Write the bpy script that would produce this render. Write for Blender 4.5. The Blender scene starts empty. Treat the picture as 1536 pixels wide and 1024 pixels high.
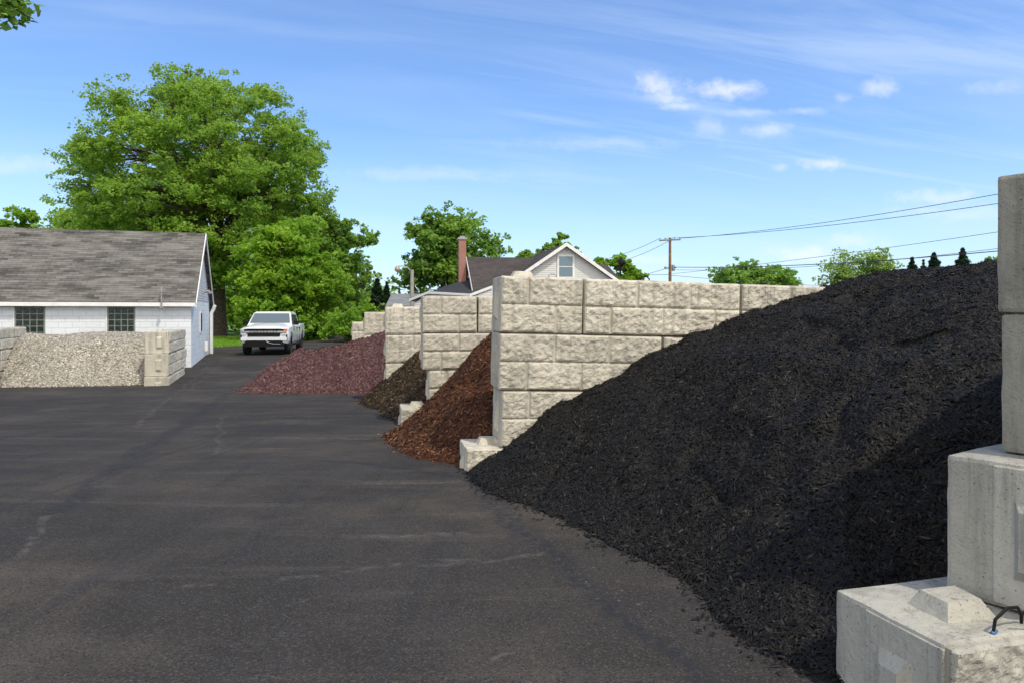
import bpy, bmesh, math, random
import numpy as np
from mathutils import Vector, Matrix, noise as mnoise
R = math.radians
C = bpy.context.scene.collection
S = bpy.context.scene
# ------------------------------------------------------------------ camera
CH = 1.65; F = 1109.0; HZ = 470.0
cam = bpy.data.objects.new('camera', bpy.data.cameras.new('camera')); C.objects.link(cam)
cam.location = (0, 0, CH); cam.rotation_euler = (R(90), 0, 0)
cam.data.sensor_width = 36; cam.data.lens = 36*F/1536; cam.data.shift_y = -(512-HZ)/1536
cam.data.clip_start = .1; cam.data.clip_end = 5000
S.camera = cam
# ------------------------------------------------------------------ sun and sky
SE = R(58); sh = Vector((.70, -.71)).normalized()
sv = Vector((sh.x*math.cos(SE), sh.y*math.cos(SE), math.sin(SE)))
sun = bpy.data.objects.new('sun', bpy.data.lights.new('sun', 'SUN')); C.objects.link(sun)
sun.data.energy = 2.8; sun.data.angle = R(1.5); sun.data.color = (1, .92, .78)
sun.rotation_euler = sv.to_track_quat('Z', 'Y').to_euler(); sun.location = (20, -20, 30)
S.view_settings.view_transform = 'Standard'; S.view_settings.look = 'None'
S.view_settings.exposure = 0.15; S.view_settings.gamma = 1
W = bpy.data.worlds.new('World'); S.world = W; W.use_nodes = True
wt = W.node_tree; wt.nodes.clear()

class NT:                                        # tiny node-building helper
    def __init__(s, nt): s.nt = nt
    def n(s, t, **kw):
        nd = s.nt.nodes.new(t)
        for k, v in kw.items():
            if k[0] == '_': setattr(nd, k[1:], v)
        return nd
    def put(s, sock, v):
        if isinstance(v, bpy.types.NodeSocket): s.nt.links.new(v, sock)
        elif v is not None:
            if isinstance(v, (tuple, list)) and len(v) == 3 and sock.type == 'RGBA': v = (*v, 1)
            sock.default_value = v
    def m(s, op, a, b=None, c=None, clamp=False):
        nd = s.n('ShaderNodeMath'); nd.operation = op; nd.use_clamp = clamp
        for i, v in enumerate((a, b, c)):
            if v is not None: s.put(nd.inputs[i], v)
        return nd.outputs[0]
    def v(s, op, a, b=None, out=0):
        nd = s.n('ShaderNodeVectorMath'); nd.operation = op
        s.put(nd.inputs[0], a)
        if b is not None: s.put(nd.inputs[3 if op == 'SCALE' else 1], b)
        return nd.outputs['Value' if op in ('LENGTH', 'DOT_PRODUCT', 'DISTANCE') else 0]
    def noise(s, vec, scale, det=4, rough=.55, dist=0):
        nd = s.n('ShaderNodeTexNoise'); s.put(nd.inputs['Vector'], vec)
        nd.inputs['Scale'].default_value = scale; nd.inputs['Detail'].default_value = det
        nd.inputs['Roughness'].default_value = rough; nd.inputs['Distortion'].default_value = dist
        return nd.outputs['Fac']
    def voro(s, vec, scale, out='Distance', feat='F1'):
        nd = s.n('ShaderNodeTexVoronoi'); nd.feature = feat; s.put(nd.inputs['Vector'], vec); nd.inputs['Scale'].default_value = scale
        return nd.outputs[out]
    def mr(s, v, a, b, c=0., d=1., sm=True):
        nd = s.n('ShaderNodeMapRange'); nd.interpolation_type = 'SMOOTHSTEP' if sm else 'LINEAR'
        s.put(nd.inputs[0], v)
        for i, q in enumerate((a, b, c, d)): nd.inputs[i+1].default_value = q
        return nd.outputs[0]
    def mix(s, f, a, b, mode='MIX'):
        nd = s.n('ShaderNodeMix'); nd.data_type = 'RGBA'; nd.blend_type = mode
        s.put(nd.inputs[0], f); s.put(nd.inputs[6], a); s.put(nd.inputs[7], b)
        return nd.outputs[2]
    def ramp(s, f, stops):
        nd = s.n('ShaderNodeValToRGB'); s.put(nd.inputs[0], f); e = nd.color_ramp.elements
        while len(e) < len(stops): e.new(.5)
        for q, (p, c) in zip(e, stops): q.position = p; q.color = (*c, 1)
        return nd.outputs[0]
    def coord(s, w='Object'): return s.n('ShaderNodeTexCoord').outputs[w]
    def pos(s): return s.n('ShaderNodeNewGeometry').outputs['Position']
    def sc(s, v, xyz): return s.v('MULTIPLY', v, xyz)
    def attr(s, name):
        nd = s.n('ShaderNodeAttribute'); nd.attribute_name = name; return nd.outputs['Fac']
    def bump(s, h, dist, strength=1, nrm=None):
        nd = s.n('ShaderNodeBump'); nd.inputs['Distance'].default_value = dist; nd.inputs['Strength'].default_value = strength
        s.put(nd.inputs['Height'], h)
        if nrm is not None: s.put(nd.inputs['Normal'], nrm)
        return nd.outputs[0]

w = NT(wt)
sky = w.n('ShaderNodeTexSky'); sky.sky_type = 'NISHITA'; sky.sun_disc = False
sky.sun_elevation = SE; sky.sun_rotation = math.atan2(sh.x, sh.y); sky.air_density = 1.0; sky.dust_density = .55; sky.ozone_density = 1.6; sky.altitude = 200
dv = w.coord('Generated')
sep = w.n('ShaderNodeSeparateXYZ'); w.put(sep.inputs[0], dv)
den = w.m('ADD', w.m('MAXIMUM', sep.outputs[2], 0.), .12)
pr = w.n('ShaderNodeCombineXYZ'); w.put(pr.inputs[0], w.m('DIVIDE', sep.outputs[0], den)); w.put(pr.inputs[1], w.m('DIVIDE', sep.outputs[1], den))
rot = w.n('ShaderNodeVectorRotate'); rot.rotation_type = 'Z_AXIS'; rot.inputs['Angle'].default_value = R(-18); w.put(rot.inputs[0], pr.outputs[0])
c1 = w.noise(w.sc(rot.outputs[0], (.55, 1.9, 1)), 1.0, 6, .55, .6)
c2 = w.noise(w.sc(rot.outputs[0], (.25, .5, 1)), .9, 3, .5)
wisp = w.m('MULTIPLY', w.mr(c1, .42, .78), w.mr(c2, .38, .66))
c4 = w.noise(w.v('ADD', w.sc(rot.outputs[0], (.35, 2.6, 1)), (3.7, 1.2, 0)), 1.3, 7, .6, .9)
side = w.mr(w.m('DIVIDE', sep.outputs[0], w.m('MAXIMUM', sep.outputs[1], .05)), -.35, .45, .25, 1.)
wisp = w.m('MAXIMUM', wisp, w.m('MULTIPLY', w.m('MULTIPLY', w.mr(c4, .40, .72), side), .75))
wisp = w.m('ADD', w.m('MULTIPLY', wisp, .46), .05)
haze_lo = w.mr(sep.outputs[2], 0.0, .30, .62, .0)
haze_lo = w.m('MULTIPLY', haze_lo, w.mr(w.noise(w.sc(rot.outputs[0], (.4, 1.6, 1)), .7, 4), .3, .7, .55, 1.))
veil = w.m('MAXIMUM', wisp, haze_lo)
yp = w.m('MAXIMUM', sep.outputs[1], .05)
gp = w.n('ShaderNodeCombineXYZ'); w.put(gp.inputs[0], w.m('DIVIDE', sep.outputs[0], yp)); w.put(gp.inputs[1], w.m('DIVIDE', sep.outputs[2], yp))
nz = w.n('ShaderNodeTexNoise'); w.put(nz.inputs['Vector'], gp.outputs[0]); nz.inputs['Scale'].default_value = 30; nz.inputs['Detail'].default_value = 6; nz.inputs['Roughness'].default_value = .65
nzv = w.v('SCALE', w.v('SUBTRACT', nz.outputs['Color'], (.5, .5, .5)), 2.9)
acc = None
for (px, py, a, b, k) in [(985, 128, 34, 17, .8), (998, 146, 26, 12, .7), (1090, 134, 50, 14, .9), (1018, 160, 26, 6, .55), (1320, 131, 24, 13, .62), (1155, 196, 28, 12, .6), (1236, 248, 32, 10, .75),
                          (1170, 252, 14, 6, .4), (1066, 190, 26, 15, .4), (1130, 168, 42, 6, .42), (1205, 168, 28, 6, .42), (1195, 381, 55, 13, .8), (1280, 362, 45, 12, .5), (1410, 296, 62, 12, .6), (1262, 147, 14, 7, .35), (30, 248, 70, 14, .35), (970, 388, 45, 7, .5), (620, 262, 120, 10, .3), (900, 216, 120, 9, .22), (1500, 132, 60, 9, .3), (1460, 320, 100, 12, .4)]:
    q = w.v('MULTIPLY', w.v('SUBTRACT', gp.outputs[0], ((px-768)/F, (HZ-py)/F, 0)), (F/a, F/b, 0))
    ln = w.v('LENGTH', w.v('MULTIPLY', w.v('ADD', q, nzv), (1, 1, 0)))
    mk = w.mr(ln, 1.5, .0, 0, k*.75)
    acc = mk if acc is None else w.m('MAXIMUM', acc, mk)
acc = w.m('MULTIPLY', acc, w.m('GREATER_THAN', sep.outputs[1], .1))
skc = w.mix(1.0, sky.outputs[0], (1.10, 1.44, 1.88), 'MULTIPLY')
c3 = w.mix(veil, skc, (7.0, 8.2, 9.7))
c3 = w.mix(acc, c3, (8.6, 8.9, 9.3))
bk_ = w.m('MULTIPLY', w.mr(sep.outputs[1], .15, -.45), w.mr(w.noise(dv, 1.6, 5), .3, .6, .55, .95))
c3 = w.mix(bk_, c3, (15.0, 14.4, 13.4))      # unseen bright haze added behind the camera as neutral fill for the shadows
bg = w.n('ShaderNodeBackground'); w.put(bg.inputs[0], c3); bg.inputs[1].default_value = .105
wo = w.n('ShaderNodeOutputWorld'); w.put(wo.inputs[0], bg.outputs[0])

# ------------------------------------------------------------------ helpers
def fin(X, px=None): return X
def P(px, py, Y): return Vector(((px-768)/F*Y, Y, CH+(HZ-py)/F*Y))
def PX(px, Y): return (px-768)/F*Y
GY = [-60, 0, 5, 8, 12, 16, 20, 24, 31, 40, 60, 120, 3000]
GZ = [-1.60, -1.62, -1.62, -1.67, -1.84, -1.95, -1.965, -1.93, -1.76, -1.78, -1.86, -2.2, -14]
def zg(Y): return CH+np.interp(Y, GY, GZ)
def material(name): 
    m = bpy.data.materials.new(name); m.use_nodes = True; t = NT(m.node_tree)
    return m, t, m.node_tree.nodes['Principled BSDF']
def simple(name, col, rough=.6, metal=0, nscale=None, namp=.15, bump=None, spec=None, coat=0):
    m, t, b = material(name)
    p = t.coord()
    c = col
    if nscale:
        f = t.noise(p, nscale, 5)
        c = t.mix(t.mr(f, .3, .7), tuple(x*(1-namp) for x in col), tuple(min(1, x*(1+namp)) for x in col))
    t.put(b.inputs['Base Color'], c); b.inputs['Roughness'].default_value = rough; b.inputs['Metallic'].default_value = metal
    if spec is not None: b.inputs['Specular IOR Level'].default_value = spec
    b.inputs['Coat Weight'].default_value = coat
    if bump: t.put(b.inputs['Normal'], t.bump(t.noise(p, bump[0], 5), bump[1]))
    return m
def mesh_np(name, V, Fs, mat=None, smooth=False, attrs=None):
    """V (n,3); Fs list of int arrays (k,3|4)"""
    me = bpy.data.meshes.new(name)
    V = np.asarray(V, np.float32)
    if not isinstance(Fs, (list, tuple)): Fs = [Fs]
    Fs = [np.asarray(f, np.int32) for f in Fs if len(f)]
    me.vertices.add(len(V)); me.vertices.foreach_set('co', V.ravel())
    lv = np.concatenate([f.ravel() for f in Fs]); tot = np.concatenate([np.full(len(f), f.shape[1], np.int32) for f in Fs])
    me.loops.add(len(lv)); me.loops.foreach_set('vertex_index', lv)
    me.polygons.add(len(tot)); me.polygons.foreach_set('loop_start', np.concatenate([[0], np.cumsum(tot)[:-1]]).astype(np.int32))
    me.polygons.foreach_set('loop_total', tot)
    if smooth: me.polygons.foreach_set('use_smooth', np.ones(len(tot), bool))
    me.update(calc_edges=True); me.validate()
    if attrs:
        for k, a in attrs.items():
            at = me.attributes.new(k, 'FLOAT', 'FACE')
            if len(a) == len(me.polygons): at.data.foreach_set('value', np.asarray(a, np.float32))
    if mat: me.materials.append(mat)
    return me
def link(name, me, parent=None, loc=(0, 0, 0), rot=(0, 0, 0)):
    o = bpy.data.objects.new(name, me); C.objects.link(o); o.location = loc; o.rotation_euler = rot
    if parent: o.parent = parent
    return o
def tag(o, label, cat, group=None):
    o['label'] = label; o['category'] = cat
    if group: o['group'] = group
    return o
def thing(name, label, cat, loc=(0, 0, 0), rz=0, group=None):
    o = bpy.data.objects.new(name, None); C.objects.link(o); o.location = loc; o.rotation_euler = (0, 0, rz); o.empty_display_size = .3
    return tag(o, label, cat, group)
class BM:
    def __init__(s): s.b = bmesh.new()
    def box(s, x0, x1, y0, y1, z0, z1, bev=0):
        r = bmesh.ops.create_cube(s.b, size=1)['verts']
        bmesh.ops.scale(s.b, vec=(x1-x0, y1-y0, z1-z0), verts=r)
        bmesh.ops.translate(s.b, vec=((x0+x1)/2, (y0+y1)/2, (z0+z1)/2), verts=r)
        if bev:
            es = list({e for v in r for e in v.link_edges}); bmesh.ops.bevel(s.b, geom=es, offset=bev, segments=2, affect='EDGES', profile=.6)
        return s
    def poly(s, pts, d):                          # prism of a polygon along vector d
        d = Vector(d); a = [s.b.verts.new(p) for p in pts]; c = [s.b.verts.new(Vector(p)+d) for p in pts]
        n = len(pts); s.b.faces.new(a); s.b.faces.new(c[::-1])
        for i in range(n): s.b.faces.new((a[i], a[(i+1) % n], c[(i+1) % n], c[i]))
        bmesh.ops.recalc_face_normals(s.b, faces=s.b.faces); return s
    def tube(s, pts, rad, k=6, cap=True):
        pts = [Vector(p) for p in pts]; rad = rad if isinstance(rad, (list, tuple)) else [rad]*len(pts); rings = []
        for i, p in enumerate(pts):
            t = (pts[min(i+1, len(pts)-1)]-pts[max(i-1, 0)]).normalized()
            u = t.orthogonal().normalized() if i == 0 else (u-t*u.dot(t)).normalized()
            vv = t.cross(u)
            rings.append([s.b.verts.new(p+(u*math.cos(2*math.pi*j/k)+vv*math.sin(2*math.pi*j/k))*rad[i]) for j in range(k)])
        for a, b2 in zip(rings, rings[1:]):
            for j in range(k): s.b.faces.new((a[j], a[(j+1) % k], b2[(j+1) % k], b2[j]))
        if cap: s.b.faces.new(rings[0][::-1]); s.b.faces.new(rings[-1])
        return s
    def loft(s, rings, cap=True):
        rs = [[s.b.verts.new(p) for p in r] for r in rings]; k = len(rs[0])
        for a, b2 in zip(rs, rs[1:]):
            for j in range(k): s.b.faces.new((a[j], a[(j+1) % k], b2[(j+1) % k], b2[j]))
        if cap: s.b.faces.new(rs[0][::-1]); s.b.faces.new(rs[-1])
        bmesh.ops.recalc_face_normals(s.b, faces=s.b.faces); return s
    def build(s, name, mat, parent=None, smooth=False, loc=(0, 0, 0), rot=(0, 0, 0)):
        me = bpy.data.meshes.new(name); bmesh.ops.recalc_face_normals(s.b, faces=s.b.faces); s.b.to_mesh(me); s.b.free()
        if smooth:
            for p in me.polygons: p.use_smooth = True
            try: me.set_sharp_from_angle(angle=R(40))
            except Exception: pass
        me.materials.append(mat); return link(name, me, parent, loc, rot)
class VN:                                        # 2-D value noise on arrays
    def __init__(s, seed): s.g = np.random.RandomState(seed).rand(256, 256)
    def at(s, x, y):
        xi = np.floor(x).astype(int); yi = np.floor(y).astype(int); fx = x-xi; fy = y-yi
        fx = fx*fx*(3-2*fx); fy = fy*fy*(3-2*fy); g = s.g
        a = g[xi % 256, yi % 256]; b = g[(xi+1) % 256, yi % 256]; c = g[xi % 256, (yi+1) % 256]; d = g[(xi+1) % 256, (yi+1) % 256]
        return (a*(1-fx)+b*fx)*(1-fy)+(c*(1-fx)+d*fx)*fy-.5
    def fr(s, x, y, oct=4, gain=.5):
        r = 0; a = 1
        for i in range(oct): r = r+a*s.at(x*2**i+17*i, y*2**i+31*i); a *= gain
        return r

# ------------------------------------------------------------------ materials
def seg_mask(t, p2, A, B, wd):                   # soft line from A to B in the ground plane
    ax, ay = A; bx, by = B; L2 = (bx-ax)**2+(by-ay)**2
    rel = t.v('SUBTRACT', p2, (ax, ay, 0))
    h = t.m('DIVIDE', t.v('DOT_PRODUCT', rel, (bx-ax, by-ay, 0)), L2, clamp=True)
    nd = t.n('ShaderNodeVectorMath'); nd.operation = 'SCALE'; nd.inputs[0].default_value = (bx-ax, by-ay, 0); t.put(nd.inputs[3], h)
    d = t.v('LENGTH', t.v('SUBTRACT', rel, nd.outputs[0]))
    return t.mr(d, wd, wd*.2)
def gpt(px, py, ):                                # photo pixel on the ground -> X, Y
    Y = 8.
    for _ in range(40): Y = .5*Y+.5*(CH-float(zg(Y)))*F/(py-HZ)
    return ((px-768)/F*Y, Y)
def asphalt_mat():
    m, t, b = material('asphalt')
    p = t.pos(); p2 = t.sc(p, (1, 1, 0))
    wn = t.n('ShaderNodeTexNoise'); t.put(wn.inputs['Vector'], p2); wn.inputs['Scale'].default_value = 1.1; wn.inputs['Detail'].default_value = 4
    pw = t.v('ADD', p2, t.v('MULTIPLY', t.v('SUBTRACT', wn.outputs['Color'], (.5, .5, .5)), (.5, .5, 0)))
    big = t.noise(p2, .35, 5, .6, .4); mid = t.noise(p2, 1.6, 5, .6); dust = t.noise(t.v('ADD', p2, (9, 4, 0)), .55, 6, .62, .3)
    c = t.mix(t.mr(big, .3, .7), (.028, .0255, .0235), (.053, .047, .041))
    c = t.mix(t.mr(mid, .35, .75, 0, .7), c, (.031, .029, .027))
    c = t.mix(t.mr(dust, .47, .72, 0, .50), c, (.105, .085, .066))
    # long streaks left by tyres and by dragged mulch
    st = t.noise(t.sc(p2, (.28, 2.4, 1)), 1.2, 5, .6, .5)
    c = t.mix(t.mr(st, .52, .72, 0, .30), c, (.12, .10, .082))
    st2 = t.noise(t.sc(p2, (3.5, .22, 1)), 1.0, 4, .6, .8)
    c = t.mix(t.mr(st2, .52, .70, 0, .45), c, (.024, .025, .030))
    sp = t.voro(p2, 115, 'Color'); sx = t.n('ShaderNodeSeparateXYZ'); t.put(sx.inputs[0], sp)
    c = t.mix(t.mr(sx.outputs[0], .74, 1., 0, .30), c, (.16, .145, .125))
    c = t.mix(t.mr(sx.outputs[1], .72, .98, 0, .75), c, (.015, .015, .017))
    brk = t.mr(t.noise(p2, 9, 4, .7), .42, .62)
    mk = None
    L = [((318, 542), (262, 590), .05), ((262, 590), (200, 640), .07), ((333, 545), (280, 585), .04), ((338, 620), (318, 682), .05), ((270, 880), (330, 870), .035), ((420, 862), (700, 838), .05), ((640, 850), (800, 830), .05),
         ((90, 770), (30, 815), .06), ((0, 850), (30, 815), .05), ((360, 625), (560, 622), .09), ((430, 600), (560, 597), .06), ((380, 655), (600, 657), .12), ((540, 725), (680, 722), .07), ((560, 805), (700, 795), .06), ((310, 545), (230, 575), .04), ((750, 1000), (790, 992), .02), ((420, 905), (450, 892), .025)]
    for A, B, wd in L:
        q = seg_mask(t, pw, gpt(*A), gpt(*B), wd); mk = q if mk is None else t.m('MAXIMUM', mk, q)
    c = t.mix(t.m('MULTIPLY', mk, t.m('MULTIPLY', brk, .21)), c, (.22, .20, .17))
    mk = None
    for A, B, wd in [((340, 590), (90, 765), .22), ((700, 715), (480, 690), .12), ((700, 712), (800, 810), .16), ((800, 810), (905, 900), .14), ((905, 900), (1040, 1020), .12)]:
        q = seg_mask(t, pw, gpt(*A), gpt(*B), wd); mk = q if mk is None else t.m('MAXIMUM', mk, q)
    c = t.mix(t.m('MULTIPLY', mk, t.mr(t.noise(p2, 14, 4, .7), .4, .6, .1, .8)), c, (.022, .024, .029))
    sk = t.mr(t.noise(p2, 26, 3, .7), .62, .68)
    c = t.mix(t.m('MULTIPLY', seg_mask(t, p2, gpt(735, 735), gpt(960, 925), .22), t.m('MULTIPLY', sk, .7)), c, (.17, .16, .15))
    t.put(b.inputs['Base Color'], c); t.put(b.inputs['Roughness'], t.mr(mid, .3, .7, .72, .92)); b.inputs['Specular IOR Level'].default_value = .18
    hh = t.m('ADD', t.m('MULTIPLY', t.voro(p2, 90), .6), t.noise(p2, 40, 3)); t.put(b.inputs['Normal'], t.bump(hh, .008, .8, t.bump(big, .1, .5)))
    return m
def concrete_mat(name, warm):
    m, t, b = material(name)
    p = t.coord(); info = t.n('ShaderNodeObjectInfo')
    pr_ = t.v('ADD', p, t.v('SCALE', info.outputs['Location'], 1.37))
    n1 = t.noise(pr_, 2.2, 6, .6); n2 = t.noise(pr_, 14, 5, .65); n3 = t.noise(t.sc(pr_, (6, 6, .7)), 1.5, 4, .6)
    a, bcol, dark = warm
    c = t.mix(t.mr(n1, .35, .68), a, bcol)
    c = t.mix(t.mr(n3, .46, .66, 0, .75), c, dark)
    c = t.mix(t.mr(n2, .55, .75, 0, .35), c, tuple(x*.72 for x in dark))
    c = t.mix(t.m('MULTIPLY', info.outputs['Random'], .45), c, dark)
    sep_ = t.n('ShaderNodeSeparateXYZ'); t.put(sep_.inputs[0], p); run = t.noise(t.sc(pr_, (9, 9, .35)), 1.6, 4, .7)
    c = t.mix(t.m('MULTIPLY', t.mr(run, .55, .72), t.mr(sep_.outputs[2], .1, .62, .05, .55)), c, (.10, .085, .06))
    pit = t.voro(pr_, 38); pm = t.mr(pit, .05, .14, 1, 0)
    pm = t.m('MAXIMUM', t.m('MULTIPLY', pm, t.mr(t.noise(pr_, 5, 2), .42, .5)), t.m('MULTIPLY', t.mr(t.voro(pr_, 95), .05, .2, 1, 0), .55))
    c = t.mix(t.m('MULTIPLY', pm, .7), c, (.09, .08, .065))
    t.put(b.inputs['Base Color'], c); b.inputs['Roughness'].default_value = .92; b.inputs['Specular IOR Level'].default_value = .25
    hh = t.m('SUBTRACT', t.m('ADD', t.noise(pr_, 30, 5, .7), t.m('MULTIPLY', n2, .6)), t.m('MULTIPLY', pm, 1.5))
    t.put(b.inputs['Normal'], t.bump(hh, .006, .9, t.bump(t.noise(pr_, 9, 6, .7, 1.6), .014, .7)))
    return m
def chip_mat(name, ramp, rough=.6, spec=.4, under=(.02, .02, .02)):
    m, t, b = material(name)
    v_ = t.attr('var'); p = t.pos()
    c = t.ramp(v_, ramp)
    n1 = t.noise(p, 1.3, 4); c = t.mix(t.mr(n1, .35, .7, 0, .35), c, under, 'MIX')
    t.put(b.inputs['Base Color'], c); b.inputs['Roughness'].default_value = rough; b.inputs['Specular IOR Level'].default_value = spec
    t.put(b.inputs['Normal'], t.bump(t.noise(p, 160, 3), .004, .6))
    return m
def leaf_mat(name, dark, light, yel):
    m, t, b = material(name)
    v_ = t.attr('var'); p = t.pos()
    c = t.mix(v_, dark, light); c = t.mix(t.mr(t.noise(p, .35, 3), .45, .65, 0, .6), c, yel)
    t.put(b.inputs['Base Color'], c); b.inputs['Roughness'].default_value = .5; b.inputs['Specular IOR Level'].default_value = .3
    tr = t.n('ShaderNodeBsdfTranslucent'); t.put(tr.inputs[0], t.mix(.6, c, tuple(min(1, x*1.9) for x in yel)))
    mx = t.n('ShaderNodeMixShader'); mx.inputs[0].default_value = .42; t.put(mx.inputs[1], b.outputs[0]); t.put(mx.inputs[2], tr.outputs[0])
    t.put(m.node_tree.nodes['Material Output'].inputs[0], mx.outputs[0])
    return m
def shingle_mat(name, c1, c2, mort, bw=.30, rh=.14, contrast=.6, vec_scale=None):
    m, t, b = material(name)
    p = t.coord('UV'); br = t.n('ShaderNodeTexBrick'); t.put(br.inputs['Vector'], p)
    br.inputs['Color1'].default_value = (*c1, 1); br.inputs['Color2'].default_value = (*c2, 1); br.inputs['Mortar'].default_value = (*mort, 1)
    br.inputs['Scale'].default_value = 1; br.inputs['Mortar Size'].default_value = .008; br.inputs['Brick Width'].default_value = bw; br.inputs['Row Height'].default_value = rh
    br.inputs['Mortar Smooth'].default_value = .3
    n1 = t.noise(t.sc(p, (.5, 1.2, 1)), 1.2, 5, .6); c = t.mix(t.mr(n1, .35, .7, 0, contrast), br.outputs[0], tuple(x*1.35 for x in c2))
    c = t.mix(t.mr(t.noise(t.sc(p, (.6, 7, 1)), 1.3, 4, .7), .5, .72, 0, contrast), c, tuple(x*.6 for x in c1))
    t.put(b.inputs['Base Color'], c); b.inputs['Roughness'].default_value = .9; b.inputs['Specular IOR Level'].default_value = .2
    fr = t.n('ShaderNodeSeparateXYZ'); t.put(fr.inputs[0], p)
    saw = t.m('FRACT', t.m('DIVIDE', fr.outputs[1], rh))
    t.put(b.inputs['Normal'], t.bump(t.m('ADD', t.m('MULTIPLY', saw, -1.), br.outputs[1]), -.01, .8))
    return m
def line_mat(name, col, dark, bw, rh, ms=.012, bumpd=.004, namp=.3):
    m, t, b = material(name)
    p = t.coord('UV'); br = t.n('ShaderNodeTexBrick'); t.put(br.inputs['Vector'], p)
    br.inputs['Color1'].default_value = (*col, 1); br.inputs['Color2'].default_value = (*[x*.94 for x in col], 1); br.inputs['Mortar'].default_value = (*dark, 1)
    br.inputs['Scale'].default_value = 1; br.inputs['Mortar Size'].default_value = ms; br.inputs['Brick Width'].default_value = bw; br.inputs['Row Height'].default_value = rh; br.inputs['Mortar Smooth'].default_value = .5
    n1 = t.noise(t.sc(p, (.6, 1, 1)), 1.4, 6, .65); c = t.mix(t.mr(n1, .4, .72, 0, namp), br.outputs[0], tuple(x*.72 for x in col))
    t.put(b.inputs['Base Color'], c); b.inputs['Roughness'].default_value = .7
    t.put(b.inputs['Normal'], t.bump(br.outputs[1], -bumpd, .9, t.bump(t.noise(p, 18, 4), .004, .6)))
    return m
def box_uv(o):                                    # metre UVs by dominant normal, v = up the slope
    me = o.data; uv = me.uv_layers.new(name='uv')
    for p in me.polygons:
        n = p.normal
        if abs(n.z) > .98: a, b_ = Vector((1, 0, 0)), Vector((0, 1, 0))
        else: a = Vector((0, 0, 1)).cross(n).normalized(); b_ = n.cross(a).normalized()
        for li in p.loop_indices:
            co = me.vertices[me.loops[li].vertex_index].co; uv.data[li].uv = (co.dot(a), co.dot(b_))
    return o

M = {}
M['asphalt'] = asphalt_mat()
M['conc'] = concrete_mat('cast_concrete', ((.62, .575, .475), (.52, .485, .40), (.35, .325, .27)))
M['concg'] = concrete_mat('grey_concrete', ((.50, .48, .415), (.42, .405, .35), (.27, .26, .225)))
M['concd'] = concrete_mat('stained_grey_concrete', ((.36, .345, .295), (.27, .26, .22), (.15, .145, .12)))
M['black_chip'] = chip_mat('black_mulch', [(0, (.004, .004, .004)), (.5, (.0080, .0068, .0054)), (.86, (.0165, .0145, .012)), (.98, (.030, .028, .024)), (1, (.075, .068, .055))], .62, .22, (.008, .008, .010))
M['red_chip'] = chip_mat('red_brown_mulch', [(0, (.028, .011, .005)), (.5, (.078, .029, .012)), (.88, (.15, .062, .027)), (1, (.26, .14, .075))], .75, .2, (.03, .011, .006))
M['brown_chip'] = chip_mat('brown_mulch', [(0, (.016, .010, .005)), (.5, (.042, .027, .014)), (.88, (.085, .058, .032)), (1, (.20, .15, .09))], .8, .2, (.02, .014, .008))
M['purple_chip'] = chip_mat('plum_chip', [(0, (.042, .018, .019)), (.5, (.095, .045, .046)), (.85, (.155, .082, .080)), (1, (.27, .19, .175))], .8, .2, (.085, .040, .045))
M['gravel'] = chip_mat('grey_gravel', [(0, (.17, .15, .12)), (.45, (.30, .275, .225)), (.8, (.42, .39, .33)), (1, (.60, .57, .50))], .85, .25, (.25, .23, .195))
M['leaf'] = leaf_mat('maple_leaves', (.095, .19, .028), (.20, .345, .05), (.31, .45, .06))
M['leaf_b'] = leaf_mat('bright_leaves', (.10, .22, .015), (.20, .36, .035), (.29, .44, .045))
M['leaf_c'] = leaf_mat('cool_leaves', (.085, .18, .04), (.18, .32, .06), (.26, .40, .055))
M['leaf_p'] = leaf_mat('pale_leaves', (.14, .23, .06), (.26, .38, .10), (.30, .42, .10))
M['needle'] = leaf_mat('conifer_needles', (.010, .028, .012), (.025, .058, .022), (.02, .05, .02))
M['bark'] = simple('bark', (.085, .065, .048), .95, nscale=7, namp=.45, bump=(14, .05))
M['white_wall'] = line_mat('painted_block', (.74, .78, .81), (.60, .64, .67), .41, .203, .010, .006, .45)
M['siding'] = line_mat('white_siding', (.70, .70, .68), (.38, .38, .38), 30, .115, .010, .012, .15)
M['old_siding'] = line_mat('grey_white_siding', (.56, .58, .60), (.30, .31, .33), 30, .10, .012, .012, .25)
M['trim'] = simple('white_trim', (.74, .74, .72), .5, nscale=3, namp=.08)
M['old_roof'] = shingle_mat('weathered_shingles', (.050, .047, .041), (.16, .153, .138), (.03, .028, .025), .34, .135, .8)
M['dark_roof'] = shingle_mat('dark_shingles', (.050, .043, .043), (.075, .065, .063), (.022, .02, .02), .33, .14, .4)
M['slate_roof'] = shingle_mat('blue_black_shingles', (.030, .033, .038), (.045, .05, .056), (.015, .015, .017), .33, .14, .4)
M['grey_roof'] = shingle_mat('grey_shingles', (.14, .15, .155), (.22, .235, .24), (.08, .08, .085), .33, .14, .6)
M['brick'] = line_mat('red_brick', (.34, .125, .085), (.30, .24, .20), .21, .075, .012, .004)
M['glass'] = simple('dark_glass', (.02, .03, .032), .08, spec=.8)
M['gblock'] = simple('glass_block', (.006, .018, .013), .2, nscale=9, namp=.6, spec=.5, bump=(6, .01))
M['mortar'] = simple('window_mortar', (.20, .23, .20), .8, nscale=10)
M['black'] = simple('black_plastic', (.006, .006, .007), .6, spec=.25)
M['rubber'] = simple('tyre_rubber', (.016, .016, .017), .85, nscale=20)
M['rim'] = simple('dark_rim', (.10, .10, .105), .35, metal=.8)
M['chrome'] = simple('chrome', (.75, .75, .76), .15, metal=1)
M['paint'] = simple('white_car_paint', (.74, .76, .78), .28, coat=.6, nscale=2, namp=.03)
M['lamp_o'] = simple('amber_lens', (.75, .16, .03), .3)
M['lamp_w'] = simple('clear_lens', (.55, .57, .6), .15)
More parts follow.
